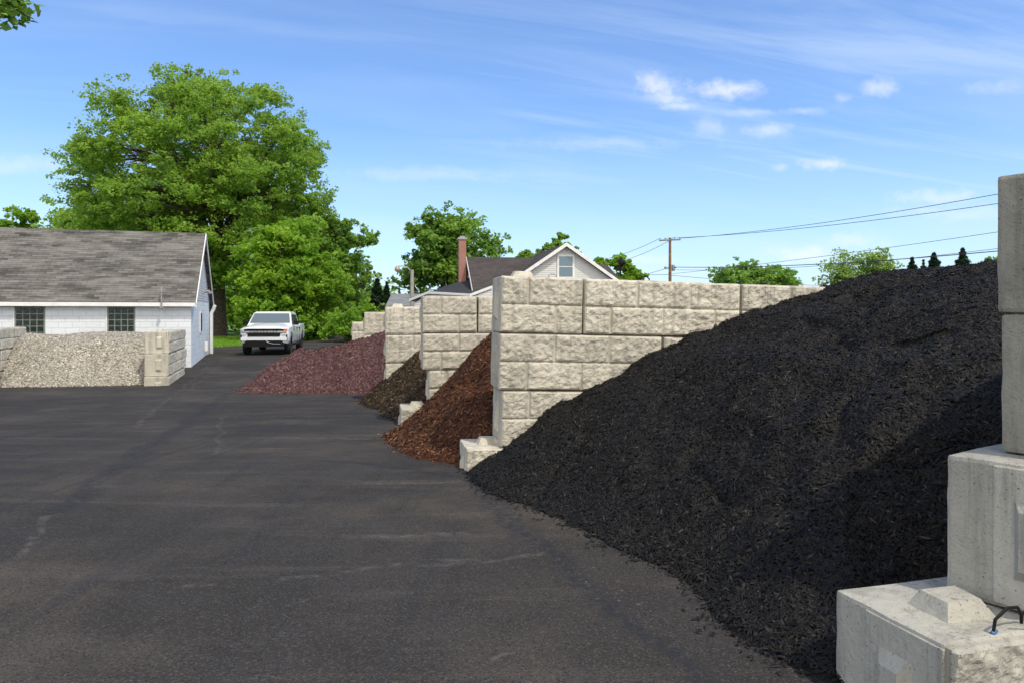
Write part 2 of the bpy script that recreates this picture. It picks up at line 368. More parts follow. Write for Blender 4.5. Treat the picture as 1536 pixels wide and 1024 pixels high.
M['wood'] = simple('pole_wood', (.23, .125, .075), .9, nscale=5, namp=.3, bump=(12, .02))
M['greywood'] = simple('weathered_grey_pole', (.30, .28, .26), .9, nscale=5, namp=.2)
M['wire'] = simple('cable', (.05, .05, .055), .7)
M['steel'] = simple('grey_steel', (.33, .33, .34), .5, metal=.4, nscale=8)
M['tan'] = simple('tan_lamp_glass', (.38, .27, .19), .4)
gm, gt, gb = material('grass_ground')
gp_ = gt.pos(); gc = gt.mix(gt.mr(gt.noise(gp_, .8, 5), .35, .65), (.07, .15, .018), (.13, .24, .03)); gc = gt.mix(gt.mr(gt.noise(gp_, 7, 4), .45, .7, 0, .6), gc, (.17, .27, .045))
gt.put(gb.inputs['Base Color'], gc); gb.inputs['Roughness'].default_value = .9; gt.put(gb.inputs['Normal'], gt.bump(gt.noise(gp_, 12, 4), .05))
M['grass'] = gm

# ------------------------------------------------------------------ the ground
def strip(name, xs_of_y, ys, dz, mat):
    V = []; Fq = []
    for y in ys:
        x0, x1 = xs_of_y(y)
        for k in range(9): V.append((x0+(x1-x0)*k/8, y, float(zg(y))+dz))
    for i in range(len(ys)-1):
        for k in range(8): a = i*9+k; Fq.append((a, a+1, a+10, a+9))
    o = link(name, mesh_np(name, V, np.array(Fq), mat)); o['kind'] = 'structure'; return o
strip('ground', lambda y: (-60-abs(y)*1.3, 60+abs(y)*1.3), sorted(GY+[2, 10, 14, 18, 28, 36, 50, 80, 300, 1000]), -.03, M['grass'])
def asx(y):
    return (-40, 40) if y <= 38 else (float(np.interp(y, [38.01, 42, 46, 70], [-16.0, -14.6, -13.6, -17.2])), 40)
strip('pavement', asx, [-60, 0, 2, 5, 8, 10, 12, 14, 16, 18, 20, 24, 28, 31, 36, 38, 38.02, 40, 42, 46, 50, 60, 70], 0.0, M['asphalt'])

# ------------------------------------------------------------------ concrete block walls
BH = .61
def block_mesh(name, L, seed, mat, res=.022, stone=True, key=True, knobs=(), H=BH, D=.61):
    half = L < 1.2
    b = bmesh.new(); off = seed*13.7
    r = bmesh.ops.create_cube(b, size=1)['verts']
    bmesh.ops.scale(b, vec=(L-.006, D-.03, H-.006), verts=r); bmesh.ops.translate(b, vec=(L/2, D/2+.015, H/2), verts=r)
    bmesh.ops.bevel(b, geom=b.edges[:], offset=.02, segments=2, affect='EDGES', profile=.6)
    bmesh.ops.subdivide_edges(b, edges=[e for e in b.edges if e.calc_length() > .2], cuts=6, use_grid_fill=True)
    for v in b.verts:
        q = mnoise.noise_vector(v.co*5+Vector((off, 0, 0)))*.006+mnoise.noise_vector(v.co*19+Vector((off, 3, 0)))*.004
        v.co += q
    def frustum(cx, cy, cz, ax, w0, l0, w1, l1, h):   # ax: outward unit vector index
        if ax == 'x': f = lambda u, vv, d: Vector((cx-d, cy+u, cz+vv))
        else: f = lambda u, vv, d: Vector((cx+u, cy+vv, cz+d))
        lo = [f(*p, -.03) for p in ((-w0, -l0), (w0, -l0), (w0, l0), (-w0, l0))]; hi = [f(*p, h) for p in ((-w1, -l1), (w1, -l1), (w1, l1), (-w1, l1))]
        a = [b.verts.new(p) for p in lo]; c = [b.verts.new(p+mnoise.noise_vector(p*9)*.016) for p in hi]
        fs = [b.faces.new(c)]+[b.faces.new((a[i], a[(i+1) % 4], c[(i+1) % 4], c[i])) for i in range(4)]
        bmesh.ops.recalc_face_normals(b, faces=fs)
    if key:
        frustum(.004, D*.42, H*.5, 'x', .115, .215, .055, .12, .05 if res < .012 else .034)
    for kx in knobs: frustum(kx, D*.46, H-.006, 'z', .14, .12, .085, .07, .068)
    if stone:
        nx = int(L/res); nz_ = int(H/res)
        if half: rows = [[0, .61, L], [0, .305, L]]
        else: rows = [[0, .305, .915, 1.525, L], [0, .61, 1.22, L]]
        grid = []
        for j in range(nz_+1):
            z = .012+(H-.024)*j/nz_; row = rows[0] if z < H/2 else rows[1]
            rowv = []
            for i in range(nx+1):
                x = .012+(L-.024)*i/nx
                e = min(min(abs(x-c) for c in row), abs(z-H/2), z, H-z)
                cell = sum(x > c for c in row)*3+(z < H/2)*7+seed*5
                up = max(0., min(1., (e-.007)/.012)); up = up*up*(3-2*up)
                pil = max(0., min(1., e/.05))**.5
                q = Vector((x*6+off, z*6, cell*2.3))
                n_ = mnoise.fractal(q, 1.0, 2.0, 5); rg = 1-abs(mnoise.noise(Vector((x*9+off+z*5, z*13, cell))))*2
                n2_ = mnoise.fractal(q*3.1, .9, 2.0, 4)
                dpt = .004+up*(.012+.005*pil+.010*n_*pil+.011*n2_+.003*rg*pil)
                tx = mnoise.noise(Vector((cell*1.7, 3, 1)))*.10*(x-L/2)/L+mnoise.noise(Vector((cell*2.9, 7, 1)))*.05*(z/H-.5)
                rowv.append(b.verts.new((x, .02-dpt-up*abs(tx), z)))
            grid.append(rowv)
        fs = []
        for j in range(nz_):
            for i in range(nx): fs.append(b.faces.new((grid[j][i], grid[j][i+1], grid[j+1][i+1], grid[j+1][i])))
        border = [grid[0][i] for i in range(nx+1)]+[grid[j][nx] for j in range(1, nz_+1)]+[grid[nz_][i] for i in range(nx-1, -1, -1)]+[grid[j][0] for j in range(nz_-1, 0, -1)]
        back = [b.verts.new((v.co.x, .05, v.co.z)) for v in border]; n = len(border)
        for i in range(n): b.faces.new((border[i], back[i], back[(i+1) % n], border[(i+1) % n]))
    me = bpy.data.meshes.new(name); b.to_mesh(me); b.free(); me.materials.append(mat)
    return me
_bc = {}
def block_of(L, seed, mat, **kw):
    k = (L, seed, mat.name, str(sorted(kw.items())))
    if k not in _bc: _bc[k] = block_mesh('concrete_block', L, seed, mat, **kw)
    return _bc[k]
random.seed(4)
def wall(name, label, X, Y, top, yaw, tilt, courses, n_full, mat, res=.022, offs=None, group='concrete block walls between the bays', knob_top=False, order=0, last_buried=True):
    """X,Y: face corner at the mouth end; top: z of the wall top there; offs: start of each course along the wall"""
    t = thing(name, label, 'block wall', (X, Y, top-courses*BH), 0, group)
    t.rotation_euler = (0, R(tilt), R(yaw)) if tilt else (0, 0, R(yaw))
    blocks = []
    for c in range(courses):                     # c=0 top course
        x = offs[c] if offs else 0.
        zz = (courses-1-c)*BH
        seq = ([.915]+[1.83]*n_full) if (c+order) % 2 == 0 else [1.83]*n_full+[.915]
        for i, L in enumerate(seq):
            kn = (.28,) if (c == 0 and i == 0 and knob_top) or (offs and i == 0 and c > 0 and offs[c] < offs[c-1]-.2) else ()
            kn = tuple(k for k in kn)
            me = block_of(L, (i*3+c*2+int(abs(X)*7)) % 5+1, mat, res=res, key=(i == 0), knobs=kn)
            jx, jy = random.uniform(-.006, .006), random.uniform(-.010, .010)
            blocks.append(link('concrete_block', me, t, (x+jx, jy, zz), (0, 0, R(random.uniform(-.35, .35)))))
            x += L+.008
    t['_n'] = len(blocks); del t['_n']
    return t, blocks
w1, b1 = wall('block_wall', 'tall cream block wall with a stone face rising out of the black mulch, in front of the white gabled house', -.175, 7.87, CH+.405, 10.2, 1.45, 4, 3, M['conc'], .016, [0, 0, .03, -.34], knob_top=True)
w2, b2 = wall('block_wall', 'cream block wall behind the red-brown mulch, second nearest of those with a lit stone face', -1.475, 12.2, CH+.286, 10.2, 0, 4, 3, M['conc'], .03, [0, 0, .10, -.36])
w3, b3 = wall('block_wall', 'cream block wall standing between the plum pile and the dark brown mulch', -2.76, 16.1, CH+.145, 10.2, 0, 4, 3, M['conc'], .035, [0, .0, .01, .03], knob_top=True)
w4, b4 = wall('block_wall', 'cream block wall of which only the top courses show above the plum pile', -4.02, 20.1, CH+.035, 10.2, 0, 4, 3, M['conc'], .04)
w5, b5 = wall('block_wall', 'farthest and lowest grey block wall end, peeping over the crest of the plum pile', -5.2, 24.0, CH-.28, 10.2, 0, 4, 3, M['conc'], .05, order=1)
# right-hand wall, nearest to the camera
w0 = thing('block_wall', 'nearest grey block wall with stepped plain end faces at the right of the black mulch', 'block wall', (1.60, 2.70, CH-1.83), 0, 'concrete block walls between the bays')
for ci, (fx, fy, yw, lv, sd, kn) in enumerate([(1.432, 3.286, 16, 0, 2, (.30,)), (1.90, 3.24, 34, 1, 3, ()), (2.145, 3.25, 38, 2, 1, ()), (2.13, 3.255, 37, 3, 4, ())]):
    ya = R(yw); nx_, ny_ = fx+.61*math.sin(ya), fy-.61*math.cos(ya)      # near corner from the far one
    L_ = 1.83
    o_ = link('concrete_block', block_of(L_, sd, M['concd' if ci > 1 else 'concg'], res=.009, knobs=kn, key=ci != 3), w0, (nx_-1.60, ny_-2.70, lv*BH), (0, 0, ya))
    qx, qy = nx_-1.60+1.84*math.cos(ya), ny_-2.70+1.84*math.sin(ya)
    for kk in range(2):
        y2 = R(16 if ci == 0 else 12)
        link('concrete_block', block_of(1.83, sd % 3+1+kk, M['concg'], res=.05, knobs=(), key=False), w0, (qx, qy, lv*BH), (0, 0, y2)); qx += 1.84*math.cos(y2); qy += 1.84*math.sin(y2)
    if ci < 2: BM().box(-.004, .03, .03, .42, .02, BH-.02, .006).build('end_panel', M['concg'], o_)
# left pair of walls round the gravel bay: stone faces look to the right
def side_wall(name, label, X, Y, top, rz, rowspec, grp, res=.03, tilt=0):
    t = thing(name, label, 'block wall', (X, Y, top), rz, grp)
    for (z, x0, seq) in rowspec:
        x = x0
        for i, L in enumerate(seq):
            link('concrete_block', block_of(L, (i*2+int(z*-7)) % 5+1, M['conc'], res=res, key=(i == 0), knobs=((.25,) if (i == 0 and z > -.7) else ())), t, (x, random.uniform(-.01, .01), z)); x += L+.01
    return t
YB = 17.5
GX, GYY = PX(253, 20.35), 20.35
side_wall('block_wall', 'low cream block wall at the right end of the gravel, its stepped plain ends facing us, by the white garage', GX, GYY, CH-.50, R(90+YB),
          [(-.61, .10, [1.83, 1.83]), (-1.22, .0, [.915, 1.83, 1.22]), (-1.83, -.12, [1.83, 1.83])], 'block walls of the gravel bay')
side_wall('block_wall', 'low cream block wall at the left end of the gravel, below the left garage window', PX(-50, 18.6), 18.6, CH-.42, R(90+YB),
          [(-.61, .0, [.915, 1.83, 1.83]), (-1.22, .0, [1.83, 1.83, .915]), (-1.83, -.1, [.915, 1.83, 1.83])], 'block walls of the gravel bay')
# little wire lifting loops
def loop(parent, x, y, z, r=.06, th=.008, mat='black', yaw=0, pts=None):
    pts = pts or [(-r*1.1, 0, -.02), (-r, 0, r*.7), (-r*.4, 0, r*1.15), (r*.4, 0, r*1.15), (r, 0, r*.7), (r*1.1, 0, -.02)]
    return BM().tube(pts, th, 6).build('lifting_loop', M[mat], parent, True, (x, y, z), (0, 0, yaw))
loop(w1, .62, .25, 4*BH-.005, .045, .006, 'steel'); loop(w1, 1.72, .3, 4*BH, .05, .008, 'black')
loop(w0, .33, .16, BH,   .055, .0065, 'black', .35, [(-.10, 0, -.02), (-.085, .0, .05), (-.02, .0, .085), (.05, .01, .075), (.10, .03, .03), (.10, .03, -.01)])
loop(w0, .36, .14, BH,   .055, .007, 'black', -.3, [(.0, 0, .07), (.05, 0, .10), (.10, 0, .085), (.16, .0, .07), (.22, 0, .04)])
BM().tube([(0, 0, 0), (.02, .01, .012)], .010, 7).build('blue_cap', simple('blue_plastic', (.03, .12, .30), .5), w0, True, (.235, .125, BH-.004))

# ------------------------------------------------------------------ piles
def in_poly(x, y, poly):
    ins = np.zeros(x.shape, bool); n = len(poly)
    for i in range(n):
        x1, y1 = poly[i]; x2, y2 = poly[(i+1) % n]
        if y1 == y2: continue
        cnd = ((y1 > y) != (y2 > y)) & (x < (x2-x1)*(y-y1)/(y2-y1)+x1); ins ^= cnd
    return ins
def pdist(x, y, line):
    d = np.full(x.shape, 1e9)
    for (x1, y1), (x2, y2) in zip(line, line[1:]):
        L2 = (x2-x1)**2+(y2-y1)**2; h = np.clip(((x-x1)*(x2-x1)+(y-y1)*(y2-y1))/L2, 0, 1)
        d = np.minimum(d, np.hypot(x-x1-h*(x2-x1), y-y1-h*(y2-y1)))
    return d
def smooth_line(line, it=3):
    for _ in range(it):
        q = [line[0]]
        for a, b in zip(line, line[1:]): q += [(a[0]*.75+b[0]*.25, a[1]*.75+b[1]*.25), (a[0]*.25+b[0]*.75, a[1]*.25+b[1]*.75)]
        line = q+[line[-1]]
    return line
def pile(name, label, cat, toe, rest, prof, res, mat, nchips, csize, seed, lump=.05, back=None, kind='shred', near=None, bumps=()):
    """toe: mouth line of the heap on the ground; rest: closes the polygon inside the walls; prof: (distance, height)"""
    vn = VN(seed); rs = np.random.RandomState(seed)
    toe = smooth_line(toe, 2); poly = toe+rest
    xs = [p[0] for p in poly]; ys = [p[1] for p in poly]
    x0, x1, y0, y1 = min(xs)-.15, max(xs)+.15, min(ys)-.15, max(ys)+.15
    bk = back
    def H(x, y, fine=True):
        ins = in_poly(x, y, poly); s = pdist(x, y, toe); wig = vn.fr(x*1.1, y*1.1, 3)*.22+vn.fr(x*6, y*6, 2)*.07
        s = np.where(ins, s, -s)+wig*.8
        h = np.interp(s, [-1]+[p[0] for p in prof], [-.6]+[p[1] for p in prof])
        if bk: sb = pdist(x, y, bk); h = np.minimum(h, sb*.85+.05)
        lam = np.clip(s/.5, 0, 1)
        for bx, by, br_, bh in bumps: h = h+bh*np.exp(-((x-bx)**2+(y-by)**2)/br_**2)*lam
        h = h+lam*(lump*2.2*vn.fr(x*1.0+5, y*1.0, 3)+lump*.9*vn.fr(x*4.5, y*4.5+9, 3))
        rdg = vn.fr(x*1.9+40, y*1.9+7, 2); h = h-lam*lump*1.1*np.clip(.16-np.abs(rdg), 0, .16)/.16*(vn.at(x*.8+3, y*.8)>-.05)
        if fine: h = h+lam*lump*.35*vn.fr(x*16, y*16, 2)
        return h, ins, s
    nx = int((x1-x0)/res); ny = int((y1-y0)/res)
    gx, gy = np.meshgrid(np.linspace(x0, x1, nx+1), np.linspace(y0, y1, ny+1), indexing='ij')
    h, ins, s = H(gx, gy)
    restl = [toe[-1]]+rest+[toe[0]]
    dr = pdist(gx, gy, restl)
    ok = (ins | ((s > -.35) & (dr > .12))) & (h > -.12)
    V = np.stack([gx, gy, zg(gy)+h], -1).reshape(-1, 3)
    f = ok[:-1, :-1] & ok[1:, :-1] & ok[1:, 1:] & ok[:-1, 1:]
    I, J = np.nonzero(f); idx = lambda i, j: i*(ny+1)+j
    Fq = np.stack([idx(I, J), idx(I+1, J), idx(I+1, J+1), idx(I, J+1)], 1)
    base_var = np.clip(.05+.6*rs.rand(len(Fq)), 0, 1)
    # chips
    out = []; tot = 0
    cand = nchips*4
    while tot < nchips and cand > 0:
        x = rs.uniform(x0, x1, nchips*2); y = rs.uniform(y0, y1, nchips*2)
        hh, ii, ss = H(x, y, False)
        # strewn beyond the toe too, thinning out
        keep = (ii & (hh > 0)) | ((ss > -.20) & (rs.rand(len(x)) < np.exp(ss*24.)*.25) & (pdist(x, y, restl) > .12))
        if near:                                  # keep density up close, thin it with distance
            dd = np.hypot(x, y); keep &= rs.rand(len(x)) < np.clip((near/dd)**1.5, .12, 1)
        x, y = x[keep], y[keep]; out.append((x, y)); tot += len(x); cand -= nchips*2
    x = np.concatenate([o[0] for o in out])[:nchips]; y = np.concatenate([o[1] for o in out])[:nchips]; n = len(x)
    e = .03
    h0 = np.maximum(H(x, y)[0], 0); hx = np.maximum(H(x+e, y)[0], 0); hy = np.maximum(H(x, y+e)[0], 0)
    nrm = np.stack([-(hx-h0)/e, -(hy-h0)/e, np.ones(n)], 1); nrm /= np.linalg.norm(nrm, axis=1)[:, None]
    nrm += rs.randn(n, 3)*(.33 if kind == 'shred' else .5); nrm /= np.linalg.norm(nrm, axis=1)[:, None]
    tv = rs.randn(n, 3); tv -= nrm*(tv*nrm).sum(1)[:, None]; tv /= np.linalg.norm(tv, axis=1)[:, None]; bv = np.cross(nrm, tv)
    P0 = np.stack([x, y, zg(y)+h0+.004+rs.rand(n)*csize*.25], 1)
    if kind == 'shred':
        ln = csize*(.5+1.1*rs.rand(n)**1.5); wd = csize*(.08+.11*rs.rand(n)); bend = rs.uniform(-.35, .35, n); arch = rs.uniform(-.05, .28, n)
        vs = []
        for k, a in enumerate((-.5, -.17, .17, .5)):
            cpt = P0+tv*(ln*a)[:, None]+bv*(ln*bend*(.25-a*a))[:, None]+nrm*(ln*arch*(.25-a*a))[:, None]
            ww = wd*(.35 if k in (0, 3) else 1)
            vs += [cpt-bv*ww[:, None], cpt+nrm*(ww*.8)[:, None], cpt+bv*ww[:, None]]
        CV = np.stack(vs, 1).reshape(-1, 3); st = np.arange(n)[:, None]*12+len(V); fl = []
        for k in range(3):
            for (p_, q_) in ((0, 1), (1, 2)): fl.append(np.concatenate([st+k*3+p_, st+k*3+q_, st+(k+1)*3+q_, st+(k+1)*3+p_], 1))
        CF = np.stack(fl, 1).reshape(-1, 4); per = 6
    else:                                         # stones: squashed octahedra
        sz = csize*(.45+.8*rs.rand(n)**1.6)[:, None]
        vs = [P0+tv*sz*.6, P0+bv*sz*.45, P0-tv*sz*.55, P0-bv*sz*.5, P0+nrm*sz*.4+tv*sz*.12, P0+nrm*sz*.34-tv*sz*.2]
        CV = np.stack(vs, 1).reshape(-1, 3); st = np.arange(n)[:, None]*6+len(V); fl = []
        tri = [(0, 1, 4), (1, 5, 4), (1, 2, 5), (2, 3, 5), (3, 4, 5), (3, 0, 4)]
        CF = np.stack([np.concatenate([st+a, st+b, st+c], 1) for a, b, c in tri], 1).reshape(-1, 3); per = 6
    cvar = np.repeat(rs.rand(n), per)
    me = mesh_np(name, np.concatenate([V, CV]), [Fq, CF], mat, False, {'var': np.concatenate([base_var, cvar])})
    o = link(name, me); tag(o, label, cat); return o
d1 = Vector((math.cos(R(10.2)), math.sin(R(10.2)))); n1 = Vector((-d1.y, d1.x))
def bay(cx, cy, u, v): return (cx+d1.x*u+n1.x*v, cy+d1.y*u+n1.y*v)
PROF = [(0, 0), (.3, .17), (.7, .47), (1.2, .83), (1.84, 1.24), (2.3, 1.38), (2.6, 1.46), (3.06, 1.72), (4.2, 1.99), (5, 2.16), (6, 2.22)]
A = (-.13, 7.87)
pile('mulch_pile', 'huge black shredded mulch heap spilling onto the asphalt in the nearest bay', 'mulch pile',
     [bay(*A, -.33, .12), (-.38, 7.50), (-.08, 6.50), (.335, 5.95), (.68, 5.07), (1.0, 4.44), (1.13, 3.92), (1.24, 3.50), (1.42, 3.22), (1.75, 3.22), (2.1, 3.38)],
     [(3.6, 4.1), (8.0, 5.0), bay(*A, 7.9, .15)], PROF, .03, M['black_chip'], 230000, .042, 11, .05, near=6.5, bumps=[(2.0, 7.9, .4, .02), (3.5, 7.6, .75, -.19), (5.0, 7.7, .8, .06), (2.9, 6.3, .5, -.10)],
     back=[(8.0, 4.9), bay(*A, 8.1, .3)])
B2 = (-1.475, 12.2)
pile('mulch_pile', 'red-brown shredded mulch heap beside the tall wall end', 'mulch pile',
     [bay(*A, -.15, .25), (-.62, 8.18), (-1.01, 8.57), (-1.41, 9.25), (-1.80, 10.4), (-1.92, 11.0), (-1.75, 12.0), (-1.62, 12.5)],
     [bay(*B2, 5.5, .2), bay(*A, 5.5, .4), bay(*A, .2, .4)], [(0, 0), (.35, .24), (.9, .74), (1.25, 1.22), (1.57, 1.52), (1.9, 1.72), (2.6, 1.76), (4, 1.66)], .04, M['red_chip'], 45000, .06, 21, .07,
     back=[bay(*B2, 5.7, .4), bay(*A, 5.7, .3)], bumps=[(-1.0, 11.6, .35, .08)])
B3 = (-2.76, 16.1)
pile('mulch_pile', 'small dark brown mulch heap between the second and third walls', 'mulch pile',
     [bay(*B2, -.1, .3), (-2.10, 13.0), (-2.35, 13.8), (-2.62, 14.6), (-3.15, 15.8), (-3.45, 16.6), (-3.3, 17.1), (-2.95, 16.9)],
     [bay(*B3, 4.5, .2), bay(*B2, 4.5, .4), bay(*B2, .2, .4)], [(0, 0), (.4, .30), (.8, .72), (1.2, 1.05), (1.8, 1.25), (3, 1.3)], .045, M['brown_chip'], 26000, .08, 31, .06,
     back=[bay(*B3, 4.7, .3), bay(*B2, 4.7, .3)])
B4 = (-4.02, 20.1)
pile('mulch_pile', 'wide plum red chip heap in front of the pickup truck', 'mulch pile',
     [bay(*B3, -.1, .25), (-3.1, 17.75), (-3.9, 18.0), (-5.2, 18.05), (-6.3, 18.05), (-6.85, 18.35), (-7.1, 19.3), (-6.8, 20.6), (-5.9, 21.3), (-4.6, 20.7)],
     [bay(*B4, 4.6, .3), bay(*B3, 4.6, .4), bay(*B3, .2, .4)], [(0, 0), (.4, .31), (.9, .78), (1.4, 1.20), (1.8, 1.45), (2.4, 1.70), (3.2, 1.86), (5, 1.9)], .05, M['purple_chip'], 75000, .065, 41, .035, bumps=[(-5.4, 19.5, .85, -.22), (-3.5, 19.0, .9, .16)],
     back=[bay(*B4, 4.8, .3), bay(*B3, 4.8, .3)])
nb = Vector((-math.sin(R(YB)), math.cos(R(YB)))); db = Vector((math.cos(R(YB)), math.sin(R(YB))))
pile('gravel_pile', 'pale grey and beige gravel heap in front of the white garage', 'gravel pile',
     [(-9.9, 20.8), (-10.25, 20.42), (-11.5, 20.05), (-13.0, 19.65), (-13.7, 19.7), (-14.1, 20.2), (-14.3, 20.6)],
     [(-14.3+nb.x*3.4, 20.6+nb.y*3.4), (-10.0+nb.x*4.0, 20.8+nb.y*4.0)], [(0, 0), (.3, .26), (.9, .70), (1.5, 1.08), (2.0, 1.25), (2.6, 1.30), (5, 1.28)], .05, M['gravel'], 70000, .062, 51, .03, kind='stone',
     back=[(-16.5, 23.9), (-11.0, 25.5)])

# ------------------------------------------------------------------ buildings
def garage():
    g0 = float(zg(25))-.02
    t = thing('garage', 'long low white painted block garage with a weathered grey shingle roof', 'garage', (-11.28, 26, g0), R(YB))
    eh = CH+.50-g0; rh = CH+3.12-g0; D = 7.0; Lx = -17.
    box_uv(BM().poly([(0, 0, -.3), (0, D, -.3), (0, D, eh), (0, 0, eh)], (Lx, 0, 0)).build('wall', M['white_wall'], t))
    box_uv(BM().poly([(.012, -.012, eh-.02), (.012, D+.012, eh-.02), (.012, D/2, rh-.1)], (-.2, 0, 0)).build('gable_siding', M['old_siding'], t))
    sl = (rh-eh)/(D/2); ov = .22
    rf = box_uv(BM().poly([(.16, -ov, eh-ov*sl+.05), (.16, D/2, rh+.05), (.16, D+ov, eh-ov*sl+.05), (.16, D+ov, eh-ov*sl-.03), (.16, D/2, rh-.07), (.16, -ov, eh-ov*sl-.03)], (Lx-.3, 0, 0)).build('roof', M['old_roof'], t))
    BM().box(Lx-.1, .15, -ov-.03, -ov-.002, eh-ov*sl-.10, eh-ov*sl+.03).build('fascia', M['trim'], t)
    BM().poly([(.165, -ov, eh-ov*sl-.13), (.165, -ov, eh-ov*sl+.04), (.165, D/2, rh+.04), (.165, D/2, rh-.14)], (.03, 0, 0)).poly([(.165, D/2, rh-.14), (.165, D/2, rh+.04), (.165, D+ov, eh-ov*sl+.04), (.165, D+ov, eh-ov*sl-.13)], (.03, 0, 0)).build('rake_board', M['trim'], t)
    for cx, ww in ((-2.21, .80), (-4.93, .82)):
        zt = eh-.31; zb = zt-1.02
        fr = BM().box(cx-ww/2-.03, cx+ww/2+.03, -.015, .05, zb-.03, zt+.03).build('window', M['mortar'], t)
        q = BM()
        for i in range(4):
            for j in range(5):
                a = cx-ww/2+i*ww/4; c = zb+j*(zt-zb)/5
                q.box(a+.016, a+ww/4-.016, -.028, -.012, c+.016, c+(zt-zb)/5-.016, .006)
        q.build('glass_blocks', M['gblock'], fr)
        BM().box(cx-ww/2-.07, cx-ww/2-.032, -.03, .02, zb, zt+.04).box(cx-ww/2-.05, cx+ww/2+.05, -.05, .02, zb-.09, zb-.032).build('sill', M['trim'], fr)
    BM().box(-.93, -.89, -ov-.10, -ov-.05, eh-.42, eh+.42).box(-.96, -.86, -ov-.13, -ov-.03, eh-.33, eh-.28).build('vent_post', M['greywood'], t)
    BM().tube([(.24, D-.15, eh-.15), (.20, D-.12, eh-.3), (.10, D-.12, eh-.5), (.10, D-.12, .05), (.22, D-.12, .0)], .075, 8).build('downspout', M['trim'], t, True)
    dr = BM().box(.0, .035, 2.9, 3.5, eh-1.25, eh-.45).build('window', M['trim'], t); BM().box(.037, .045, 2.96, 3.44, eh-1.2, eh-.5).build('pane', M['glass'], dr)
    BM().box(.0, .12, 4.9, 5.05, .35, .75, .03).build('meter_box', M['trim'], t)
    BM().tube([(.05, 4.0, eh+.35), (.28, 4.0, eh+.40)], .05, 8).box(.22, .36, 3.9, 4.1, eh+.28, eh+.38, .02).build('wall_light', M['steel'], t, True)
garage()
def house():
    hb = float(zg(45))
    t = thing('house', 'white sided house with dark shingle roofs and a front gable over the tall wall', 'house', (3.10, 43, hb), R(10.2))
    z = lambda rel: CH+rel-hb
    ap = z(4.06); k = .68; hw = 3.7
    e = ap-k*hw
    box_uv(BM().poly([(-hw+.3, 0, -.3), (hw-.3, 0, -.3), (hw-.3, 0, e+.05), (0, 0, ap-.16), (-hw+.3, 0, e+.05)], (0, 8, 0)).build('wall', M['siding'], t))
    th = .14
    box_uv(BM().poly([(-hw, -.3, e), (0, -.3, ap), (hw, -.3, e), (hw, -.3, e-th), (0, -.3, ap-th), (-hw, -.3, e-th)], (0, 8.6, 0)).build('roof', M['dark_roof'], t))
    for s in (-1, 1):
        BM().poly([(s*hw, -.335, e-.17), (s*hw, -.335, e+.03), (0, -.335, ap+.03), (0, -.335, ap-.20)], (0, .03, 0)).build('rake_board', M['trim'], t)
    # window in the gable
    wx = PX(848, 43)-3.10+.02
    z0, z1 = z((HZ-415)/F*43), z((HZ-385)/F*43)
    fr = BM().box(wx-.52, wx+.52, -.06, .02, z0-.1, z1+.1, .01).build('window', M['trim'], t)
    BM().box(wx-.40, wx+.40, -.075, -.062, z0, (z0+z1)/2-.03).box(wx-.40, wx+.40, -.075, -.062, (z0+z1)/2+.03, z1).build('pane', simple('sky_glass', (.10, .17, .21), .1, spec=.9), fr)
    # side wing with a cross ridge
    rw = z(3.48); ew = z(1.30); x0 = -5.35
    box_uv(BM().poly([(x0+.25, .9, -.3), (x0+.25, 6.5, -.3), (x0+.25, 6.5, ew), (x0+.25, 3.7, rw-.2), (x0+.25, .9, ew)], (5., 0, 0)).build('wing_wall', M['siding'], t))
    sl = (rw-ew)/(3.7-.6)
    box_uv(BM().poly([(x0, .6, ew), (x0, 3.7, rw), (x0, 6.8, ew), (x0, 6.8, ew-.14), (x0, 3.7, rw-.14), (x0, .6, ew-.14)], (6.4, 0, 0)).build('wing_roof', M['dark_roof'], t))
    BM().poly([(x0-.03, .56, ew-.16), (x0-.03, .56, ew+.03), (x0-.03, 3.7, rw+.03), (x0-.03, 3.7, rw-.2)], (.025, 0, 0)).build('rake_board', M['trim'], t)
    rx = box_uv(BM().poly([(1.5, 2.0, z(2.0)), (1.5, 5, z(3.2)), (1.5, 8.2, z(2.0))], (2.6, 0, 0)).build('rear_roof', M['dark_roof'], t))
    ch = box_uv(BM().box(x0-.50, x0-.06, 3.3, 3.9, -.3, z((HZ-362)/F*46.3)).build('chimney', M['brick'], t))
    BM().box(x0-.55, x0-.01, 3.25, 3.95, z((HZ-362)/F*46.3)+.003, z((HZ-359.5)/F*46.3)+.02).box(x0-.42, x0-.14, 3.4, 3.8, z((HZ-359.5)/F*46.3)+.02, z((HZ-357)/F*46.3)+.02).build('chimney_cap', M['steel'], ch)
    q = BM().tube([(4.45-.9, .6, z(2.2)), (4.45-.9, .6, z(2.95))], .05, 7).tube([(3.5, .55, z(2.95)), (3.62, .45, z(3.05)), (3.8, .38, z(3.0))], [.26, .22, .05], 9)
    q.build('roof_vent', M['black'], t, True)
    # low additions on the left
    def wp(px, py, Y): p = P(px, py, Y); p.z -= hb; dx, dy = p.x-3.10, p.y-43; c_, s_ = math.cos(R(10.2)), math.sin(R(10.2)); return Vector((dx*c_+dy*s_, -dx*s_+dy*c_, p.z))
    a_, b_, c_, d_, e_ = wp(645, 438, 44), wp(702, 417, 46.0), wp(722, 413, 46.5), wp(722, 432, 43.2), wp(706, 443, 41.5)
    bm = BM(); lo = [Vector((v.x, v.y, 0)) for v in (a_, b_, c_, d_, e_)]
    tv = [bm.b.verts.new(v) for v in (a_, b_, c_, d_, e_)]; bv = [bm.b.verts.new(v-Vector((0, 0, .2))) for v in (a_, b_, c_, d_, e_)]
    bm.b.faces.new(tv); bm.b.faces.new(bv[::-1])
    for i in range(5): bm.b.faces.new((tv[i], tv[(i+1) % 5], bv[(i+1) % 5], bv[i]))
